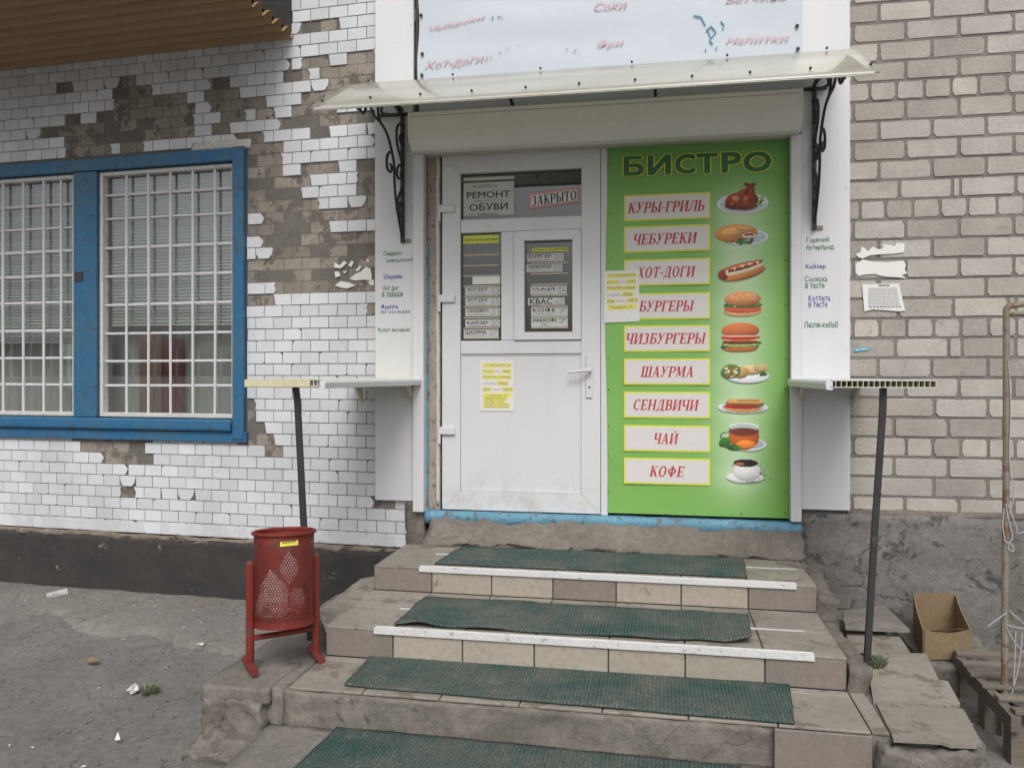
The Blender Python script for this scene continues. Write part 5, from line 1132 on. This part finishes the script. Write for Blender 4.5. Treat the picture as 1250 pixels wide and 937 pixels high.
# ================================================================= SIDE SHELVES
def shelf(label, bx, ypos, post_top, post_foot, nose, cut_mat, sgn):
    """bx: x of (outer wall, inner wall, inner front, outer front); hollow board"""
    t = Thing('side_shelf', label, 'shelf', post_foot)
    zt_ = 1.474; th = .030; x_ow, x_iw, x_if, x_of = bx; yf = ypos
    lerp = lambda a_, b_, k: a_+(b_-a_)*k
    m = MB()
    for za_, zb__ in ((zt_-.003, zt_), (zt_-th, zt_-th+.003)):
        vs = [(x_ow, -.037, z) for z in (za_, zb__)]+[(x_iw, -.037, z) for z in (za_, zb__)]+[(x_if, yf, z) for z in (za_, zb__)]+[(x_of, yf, z) for z in (za_, zb__)]
        m.add(vs, [(0, 2, 4, 6), (1, 7, 5, 3), (0, 1, 3, 2), (2, 3, 5, 4), (4, 5, 7, 6), (6, 7, 1, 0)])
    t.part('board', m, MT['pvc'] if nose != 'L' else MT['pcut'])
    m = MB(); n = 19
    for i in range(n+1):
        k = i/n; xw, xf = lerp(x_ow, x_iw, k), lerp(x_of, x_if, k); w_ = .0012
        vs = [(xf-w_, yf+.001, zt_-th+.003), (xf+w_, yf+.001, zt_-th+.003), (xf+w_, yf+.001, zt_-.003), (xf-w_, yf+.001, zt_-.003)]+[(lerp(xf, xw, .95)+d, -.05, z) for d, z in ((-w_, zt_-th+.003), (w_, zt_-th+.003), (w_, zt_-.003), (-w_, zt_-.003))]
        m.add(vs, [(0, 1, 2, 3), (4, 7, 6, 5), (0, 3, 7, 4), (1, 5, 6, 2)])
    t.part('cell_webs', m, cut_mat, label='open hollow cells along the sawn end of the board')
    # rounded nose along the inner edge
    c = .020; pr = [(0, zt_+.001), (sgn*c*.7, zt_-.003), (sgn*c, zt_-th*.45), (sgn*c*.8, zt_-th-.008), (0, zt_-th-.010), (-sgn*.008, zt_-th-.010), (-sgn*.008, zt_+.001)]
    v0 = [(x_iw+a_, -.037, b_) for a_, b_ in pr]; v1 = [(x_if+a_, yf, b_) for a_, b_ in pr]; k = len(pr)
    t.part('rounded_edge', MB().add(v0+v1, [tuple(range(k)), tuple(range(2*k-1, k-1, -1))]+[(i, i+k, (i+1) % k+k, (i+1) % k) for i in range(k)]), MT['pvc'])
    a, b = Vector(post_foot), Vector(post_top); w_ = .0125
    t.part('post', MB().tube([a, lerp(a, b, .5), lerp(a, b, .93)+Vector((.004, 0, 0)), b], .0165, 4), MT['post'])
    for xx_ in (lerp(x_ow, x_iw, .12), lerp(x_ow, x_iw, .88)):
        t.part('wall_bracket', MB().prism([(-.036, zt_-th), (-.036, zt_-th-.11), (-.046, zt_-th-.115), (-.055, zt_-th-.09), (-.16, zt_-th-.004), (-.16, zt_-th)], xx_-.007, xx_+.007), MT['beige'])
    if nose == 'L':
        t.part('end_strip', MB().box(x_of-.003, x_if-.05, yf-.006, yf-.001, zt_-th-.003, zt_+.001), MT['pcut'], label='yellowed strip covering the sawn end')
    return t
rp = Pz(1058, 812, z3_+.004)
shelf('white hollow board shelf on a leaning dark post right of the door', (1.045, Py(964, 465).x, Py(1014, 470, -1.05).x, Py(1143, 466, -1.05).x), -1.05, (Py(1078, 475, -1.0).x, -1.0, 1.446), (rp.x, rp.y, z3_+.004), 'R', MT['pcut'], -1)
lpx = Pz(378, 700, .33)
shelf('white hollow board shelf with yellowed end on a leaning post left of the door', (Py(435, 465).x, Py(516, 465).x, Py(392, 470, -1.15).x, Py(300, 463, -1.15).x), -1.15, (Py(361, 472, -1.08).x, -1.08, 1.446), (Py(379, 690, -1.05).x, -1.05, .29), 'L', MT['pvc'], 1)

# ================================================================= LITTER BIN
fa, fb = Pz(310, 818, .30), Pz(399, 802, .30)
cen = (fa+fb)/2+Vector((-.034, 0, 0)); ax = (fb-fa); ax.z = 0; half = ax.length/2; ax.normalize(); pe = Vector((-ax.y, ax.x, 0))
bn = Thing('litter_bin', 'red perforated metal litter bin on a tubular stand', 'litter bin', (cen.x, cen.y, z3_))
bzc = z3_
for sg in (-1, 1):
    b = cen+ax*(half*.90*sg)
    leg = bn.part('leg', MB().tube([(b.x, b.y, bzc+.03), (b.x, b.y, bzc+.43), (b.x, b.y, bzc+.44)], [.0165, .0165, .008], 8), MT['red'])
    p0, p1 = b-pe*.085, b+pe*.085
    bn.part('foot', MB().tube([(p0.x, p0.y, bzc+.017), (p1.x, p1.y, bzc+.017)], .0165, 10), MT['red'], parent=leg)
a, b = cen-ax*half*.84, cen+ax*half*.84
bn.part('crossbar', MB().tube([(a.x, a.y, bzc+.125), (b.x, b.y, bzc+.125)], .012, 6), MT['red'])
RB, HB = .121, .375; bb = Vector((cen.x, cen.y, bzc+.165)); tilt = Vector((-.03, .075, 1)).normalized(); ta = tilt.cross(Vector((0, 1, 0))).normalized(); tb = tilt.cross(ta)
def BP_(ang, h, r=RB): return bb+tilt*h+ta*(math.cos(ang)*r)+tb*(math.sin(ang)*r)
m = MB(); m.smooth = False; NA, = (66,); dz_ = 2*math.pi*RB/NA*.866; NR = int((HB-.03)/dz_)
for r_ in range(NR):
    for k in range(NA):
        cxx = (k+.5*(r_ % 2))*2*math.pi/NA; cz = .02+(r_+.5)*dz_; R1 = 2*math.pi*RB/NA/math.sqrt(3); R2 = R1*.60; vs = []
        for R_ in (R1, R2):
            for q_ in range(6): an = math.pi/6+q_*math.pi/3; vs.append(BP_(cxx+R_*math.cos(an)/RB, cz+R_*math.sin(an)))
        m.add(vs, [(q_, (q_+1) % 6, (q_+1) % 6+6, q_+6) for q_ in range(6)])
bn.part('basket', m, MT['red'])
for h0, h1 in ((0, .026), (HB-.035, HB)):
    m = MB(); m.smooth = True
    for k in range(48):
        for h in (h0, h1): m.v.append(BP_(k*2*math.pi/48, h, RB+.001))
    for k in range(48): a = 2*k; b = 2*((k+1) % 48); m.f.append((a, b, b+1, a+1)); m.mi.append(0)
    if not h0: m.add([BP_(k*2*math.pi/48, .012, RB-.001) for k in range(48)], [tuple(range(48))])
    bn.part('band', m, MT['red'])
bn.part('rim', MB().tube([BP_(k*2*math.pi/40, HB, RB+.004) for k in range(40)], .008, 6, closed=True), MT['red'])
# sticker faces the yard
def onbin(px, py):
    d = ray(px, py); o_ = C0-bb; dd = d-tilt*d.dot(tilt); oo = o_-tilt*o_.dot(tilt); A_, B_, C_ = dd.dot(dd), 2*dd.dot(oo), oo.dot(oo)-(RB+.002)**2
    t_ = (-B_-math.sqrt(max(0, B_*B_-4*A_*C_)))/(2*A_); return C0+d*t_
m = MB(); pts = []
for i in range(7):
    x_ = 342+22*i/6; pts.append((onbin(x_, 661-.10*(x_-343)), onbin(x_, 667-.10*(x_-343))))
for (a, b), (c, d) in zip(pts, pts[1:]): m.quad([b, d, c, a])
sk = bn.part('sticker', m, MT['yel'])
m = MB()
for i in range(7):
    x_ = 345+2.4*i; m.quad([onbin(x_, 663.7-.14*(x_-343))+Vector((0, -.002, 0)), onbin(x_+1.4, 663.7-.14*(x_+1.4-343))+Vector((0, -.002, 0)), onbin(x_+1.4, 661.3-.14*(x_+1.4-343))+Vector((0, -.002, 0)), onbin(x_, 661.3-.14*(x_-343))+Vector((0, -.002, 0))])
bn.part('sticker_print', m, MT['ink'], parent=sk)
def blob(c, r, sc, seed, amp=.25, sub=3):
    bm = bmesh.new(); bmesh.ops.create_icosphere(bm, subdivisions=sub, radius=1); m = MB(); m.smooth = False
    for v in bm.verts:
        d = v.co.normalized(); n_ = noise.noise(d*1.6+Vector((seed, 0, 0)))*amp*1.4+abs(noise.noise(d*4+Vector((seed, 3, 0))))*amp*.8-abs(noise.noise(d*9+Vector((seed, 5, 0))))*amp*.5; v.co = Vector(c)+Vector((d.x*sc[0], d.y*sc[1], d.z*sc[2]))*r*(1+n_)
    bm.verts.index_update(); m.add([v.co for v in bm.verts], [[v.index for v in f.verts] for f in bm.faces]); bm.free(); return m
vd = (C0-bb); vd.z = 0; vd.normalize(); sdv = Vector((vd.y, -vd.x, 0))        # towards the camera, and sideways
lf = -Vector((math.cos(YAW), math.sin(YAW), 0))
def inbin(side, fwd, h): p = bb+lf*side+vd*fwd+tilt*h; return (p.x, p.y, p.z)
single('rubbish_bag', blob(inbin(.045, .045, .115), .066, (1, .8, 1.35), 1.3), MT['bag'], 'large white plastic bag at the left inside the bin', 'bag')
single('rubbish_bag', blob(inbin(-.02, .075, .245), .036, (.9, .6, 1.5), 4.1), MT['bag'], 'small white plastic bag pressed high against the bin front', 'bag')
single('rubbish_bag', blob(inbin(-.055, .02, .10), .036, (.9, .8, 1.3), 7.7), flat('pinkish_plastic', (.40, .27, .27), .5), 'dull pinkish plastic bag at the right inside the bin', 'bag')

# ================================================================= LITTER on the yard
p = Pz(163, 847, .06); single('crumpled_paper', blob((p.x, p.y, gz(p.x, p.y)+.022), .026, (1, 1, .85), 2.2, .4, 2), MT['bag'], 'crumpled white paper ball on the asphalt beside the weed', 'litter')
def scrapz(pts, label, mat, h=.003):
    q = [Pz(a_, b_, .085) for a_, b_ in pts]; m = MB(); n = len(q); zz_ = [gz(v.x, v.y)+.022 for v in q]
    m.add([(v.x, v.y, z+h*(i % 2)) for i, (v, z) in enumerate(zip(q, zz_))]+[(v.x, v.y, z-.002) for v, z in zip(q, zz_)], [tuple(range(n)), tuple(range(2*n-1, n-1, -1))]+[(i, (i+1) % n, (i+1) % n+n, i+n) for i in range(n)]); single('paper_scrap', m, mat, label, 'litter')
scrapz([(56, 731), (82, 726), (83, 731), (58, 735)], 'long pale paper strip near the black plinth', MT['bag'], .008)
scrapz([(105, 808), (112, 804), (122, 808), (114, 810)], 'small tan scrap in the middle of the asphalt', MT['card'], .006)
scrapz([(240, 789), (246, 790), (251, 788), (248, 791)], 'tiny white scrap on the cement strip', MT['paper'], .008)
scrapz([(140, 898), (144, 892), (147, 898)], 'small triangular white scrap near the bottom left', MT['paper'], .01)
m = MB(); r = random.Random(21)
for _ in range(900):
    x_ = r.uniform(-3.6, -1.5) if r.random() < .85 else r.uniform(1.1, 1.8); y_ = r.uniform(-2.6, -.1); s_ = r.uniform(.003, .009)*(1.6 if r.random() < .06 else 1); z_ = gz(x_, y_)+.008
    k0 = [(x_+s_*math.cos(a_+r.random()), y_+s_*math.sin(a_+r.random()), z_-.004) for a_ in (0, 1.6, 3.1, 4.7)]; m.add(k0+[(x_, y_, z_+s_*.8)], [(0, 1, 4), (1, 2, 4), (2, 3, 4), (3, 0, 4)])
for _ in range(2200):
    if r.random() < .5: x_ = r.uniform(-4, -1.75); y_ = r.uniform(-1.0, -.02)**1; y_ = -.02-abs(r.gauss(0, .10))
    else: x_ = r.uniform(-1.85, -1.5); y_ = r.uniform(-2.4, -1.6)
    s_ = r.uniform(.002, .006); z_ = gz(x_, y_)+.018 if x_ < -1.75 and y_ > -.5 else gz(x_, y_)+.006
    k0 = [(x_+s_*math.cos(a_+r.random()), y_+s_*math.sin(a_+r.random()), z_-.004) for a_ in (0, 1.6, 3.1, 4.7)]; m.add(k0+[(x_, y_, z_+s_*.8)], [(0, 1, 4), (1, 2, 4), (2, 3, 4), (3, 0, 4)])
single('grit', m, MT['slab'], 'loose grit and small stones scattered on the yard', None, kind='stuff')

m = MB(); r = random.Random(33)
for _ in range(260):
    k = r.random()
    if k < .5: x_, y_ = r.uniform(-3.8, -1.8), -.03-abs(r.gauss(0, .2))
    elif k < .8: x_, y_ = r.uniform(-3.2, -1.8), r.uniform(-2.4, -.4)
    else: x_, y_ = r.uniform(1.1, 1.9), r.uniform(-1.6, -.1)
    s_ = r.uniform(.006, .014); a_ = r.uniform(0, 3.14); z_ = gz(x_, y_)+(.026 if y_ > -.5 else .010); u_ = Vector((math.cos(a_), math.sin(a_), 0))*s_; v_ = Vector((-math.sin(a_), math.cos(a_), 0))*s_*r.uniform(.2, .6); c_ = Vector((x_, y_, z_))
    m.add([c_-u_, c_-v_+Vector((0, 0, .003)), c_+u_, c_+v_+Vector((0, 0, .005))], [(0, 1, 2, 3)], r.choice([0, 0, 1, 2]))
single('debris', m, [MT['wood'], MT['card'], MT['paperg']], 'dry leaf bits and cigarette ends blown against the wall', None, kind='stuff')

# ================================================================= CARDBOARD BOX, PALLET, RACK
bt_, btf = .415, .335; c4 = [Pz(1116, 723, bt_), Pz(1167, 724, bt_), Pz(1185, 767, btf), Pz(1128, 768, btf)]    # back-left, back-right, front-right, front-left
zb0 = .20
cb = Thing('cardboard_box', 'open brown cardboard box on the ground by the right plinth', 'box', ((c4[0].x+c4[2].x)/2, (c4[0].y+c4[2].y)/2, zb0))
mc = sum((Vector((c.x, c.y, 0)) for c in c4), Vector())/4
c4 = [Vector((mc.x+(c.x-mc.x)*1.0, mc.y+(c.y-mc.y), 0)) for c in c4]
def wall_(a, b, z0_, z1_, z1b, t_=.005, n_=8, sag=0):
    m = MB(); d = (b-a).normalized(); nrm = Vector((d.y, -d.x, 0))*t_
    for i in range(n_+1):
        k = i/n_; p = a.lerp(b, k); zt_ = z1_+(z1b-z1_)*k-sag*math.sin(math.pi*k); mid = nrm*1.0*math.sin(math.pi*k)
        m.v += [tuple((p+mid)+Vector((0, 0, z0_))), tuple((p+mid)+Vector((0, 0, zt_))), tuple((p+mid+nrm)+Vector((0, 0, zt_))), tuple((p+mid+nrm)+Vector((0, 0, z0_)))]
    for i in range(n_):
        a_ = 4*i
        for k in range(4): m.f.append((a_+k, a_+4+k, a_+4+(k+1) % 4, a_+(k+1) % 4)); m.mi.append(0)
    m.f += [(0, 1, 2, 3), (4*n_+3, 4*n_+2, 4*n_+1, 4*n_)]; m.mi += [0, 0]; return m
for (a, b, s1, s2, sg) in ((0, 1, bt_, bt_, 0), (1, 2, bt_, btf, 0), (3, 2, btf, btf, .016), (0, 3, bt_, btf, .0)): cb.part('side', wall_(c4[a], c4[b], zb0, s1, s2, sag=sg), MT['card'])
cb.part('bottom', MB().prism([(c.x, c.y) for c in c4], zb0, zb0+.006, axis='z'), MT['card'])
fl = [c4[3], c4[2]]; cb.part('flap', MB().quad([(fl[0].x+.02, fl[0].y+.008, btf-.006), (fl[1].x-.006, fl[1].y+.008, btf-.002), (fl[1].x-.02, fl[1].y+.06, btf-.02), (fl[0].x+.05, fl[0].y+.06, btf-.03)]), MT['beige'])
single('concrete_rubble', rough_box(c4[0].x-.06, c4[1].x+.10, c4[3].y-.05, -.05, -.15, .196, .018, .03, 71), MT['conc'], 'rubble heap under the cardboard box', 'rubble')
# pallet-like slatted crate
plz = .255
pal = Thing('slatted_pallet', 'weathered wooden slatted pallet lying behind the rusty rack post', 'pallet', (1.6, -.5, .05))
L0 = [(1163.5, 792, 1300, 794), (1171, 804, 1305, 806), (1180, 816.5, 1310, 819), (1194, 830, 1315, 833), (1213, 845, 1322, 850), (1233, 861, 1330, 868)]
for a0, b0_, a1, b1 in L0:
    p = Pz(a0, b0_, plz); w_ = .045; pal.part('slat', MB().box(p.x, p.x+.75, p.y-w_, p.y, plz-.016, plz, ch=.002), MT['wood'])
pa, pb = Pz(1163.5, 791, plz), Pz(1236, 868, plz)
dd = (pb-pa); dd.z = 0; n_ = Vector((-dd.y, dd.x, 0)).normalized()*.03
m = MB(); q = [(pa.x-.005, pa.y), (pb.x-.005, pb.y), (pb.x+.03, pb.y), (pa.x+.03, pa.y)]; m.prism(q, plz-.075, plz-.018, axis='z'); pal.part('side_rail', m, MT['wood'])
pal.part('side_rail', MB().prism([(a_+.6, b_) for a_, b_ in q], plz-.075, plz-.018, axis='z'), MT['wood'])
for k in (.05, .5, .9):
    p = pa.lerp(pb, k); pal.part('block', MB().box(p.x+.004, p.x+.07, p.y-.04, p.y+.03, .0, plz-.076), MT['wood'])
# metal tub corner at the picture's right edge
p = Pz(1232, 880, .12)
m = MB(); q = []
for k in range(9): an = math.pi+math.pi/2*k/8; q.append((p.x+.10+.07*math.cos(an), p.y+.07*math.sin(an)+.05))
q += [(p.x+.7, p.y-.02), (p.x+.7, p.y+.26), (p.x+.03, p.y+.26)]
tb_ = Thing('metal_tub', 'dull grey metal tub standing in front of the slatted pallet', 'tub', (p.x+.3, p.y+.1, 0)); tb_.part('body', MB().prism(q, -.02, .175, axis='z'), MT['tank']); tb_.part('rim', MB().tube([(a_, b_, .178) for a_, b_ in q], .007, 5, closed=True), MT['tank'])
# rack post with netting
rk = Thing('rusty_rack', 'rusty tubular rack post with bent top and scraps of netting', 'rack', (1.36, -.95, .0))
pt, pbm = Py(1228.5, 376, -.95), Py(1226, 888, -.95)
rk.part('post', MB().tube([(pbm.x, -.95, -.02), (pbm.x+.003, -.95, .6), (pt.x, -.95, 1.2), (pt.x, -.95, pt.z-.01)], .0125, 8), MT['rust'])
rk.part('top_rail', MB().tube(bez([(pt.x, -.95, pt.z-.02), (pt.x+.005, -.95, pt.z+.002), (pt.x+.04, -.94, pt.z+.014), (pt.x+.15, -.90, pt.z+.022), (pt.x+.5, -.82, pt.z+.03)]), .013, 8), MT['rust'])
rk.part('top_rail', MB().tube([(pt.x, -.952, pt.z-.022), (pt.x+.5, -.955, pt.z-.02)], .011, 8), MT['rust'])
rk.part('foot', MB().tube([(pbm.x-.02, -.98, .02), (pbm.x+.10, -1.25, -.0)], .010, 6), MT['rust'])
rk.part('foot', MB().tube([(pbm.x-.02, -.97, .03), (pbm.x+.25, -.97, .16)], .008, 6), MT['rust'])
rk.part('far_post', MB().tube([(pt.x+.5, -.82, 0), (pt.x+.5, -.82, pt.z+.03)], .0125, 8), MT['rust'])
r = random.Random(8)
def py95(a_, b_): q_ = Py(a_, b_, -.965); return (q_.x, -.965, q_.z)
for c in ([(1226, 620), (1224, 640), (1228, 662), (1236, 655), (1230, 630), (1228, 615)], [(1230, 615), (1240, 640), (1243, 650), (1252, 648)], [(1232, 663), (1231, 670), (1237, 672), (1236, 665), (1232, 663)], [(1228, 762), (1240, 765), (1262, 768)], [(1228, 764), (1238, 782), (1250, 796), (1262, 810)],
          [(1228, 748), (1215, 757), (1206, 764)], [(1232, 745), (1246, 757), (1260, 768)], [(1240, 770), (1239, 800), (1237, 840)], [(1248, 772), (1244, 810), (1234, 850)], [(1233, 622), (1238, 600), (1232, 560), (1234, 500), (1231, 440)]):
    rk.part('netting', MB().tube(bez([py95(*q_) for q_ in c]), .0022, 4), MT['net'])
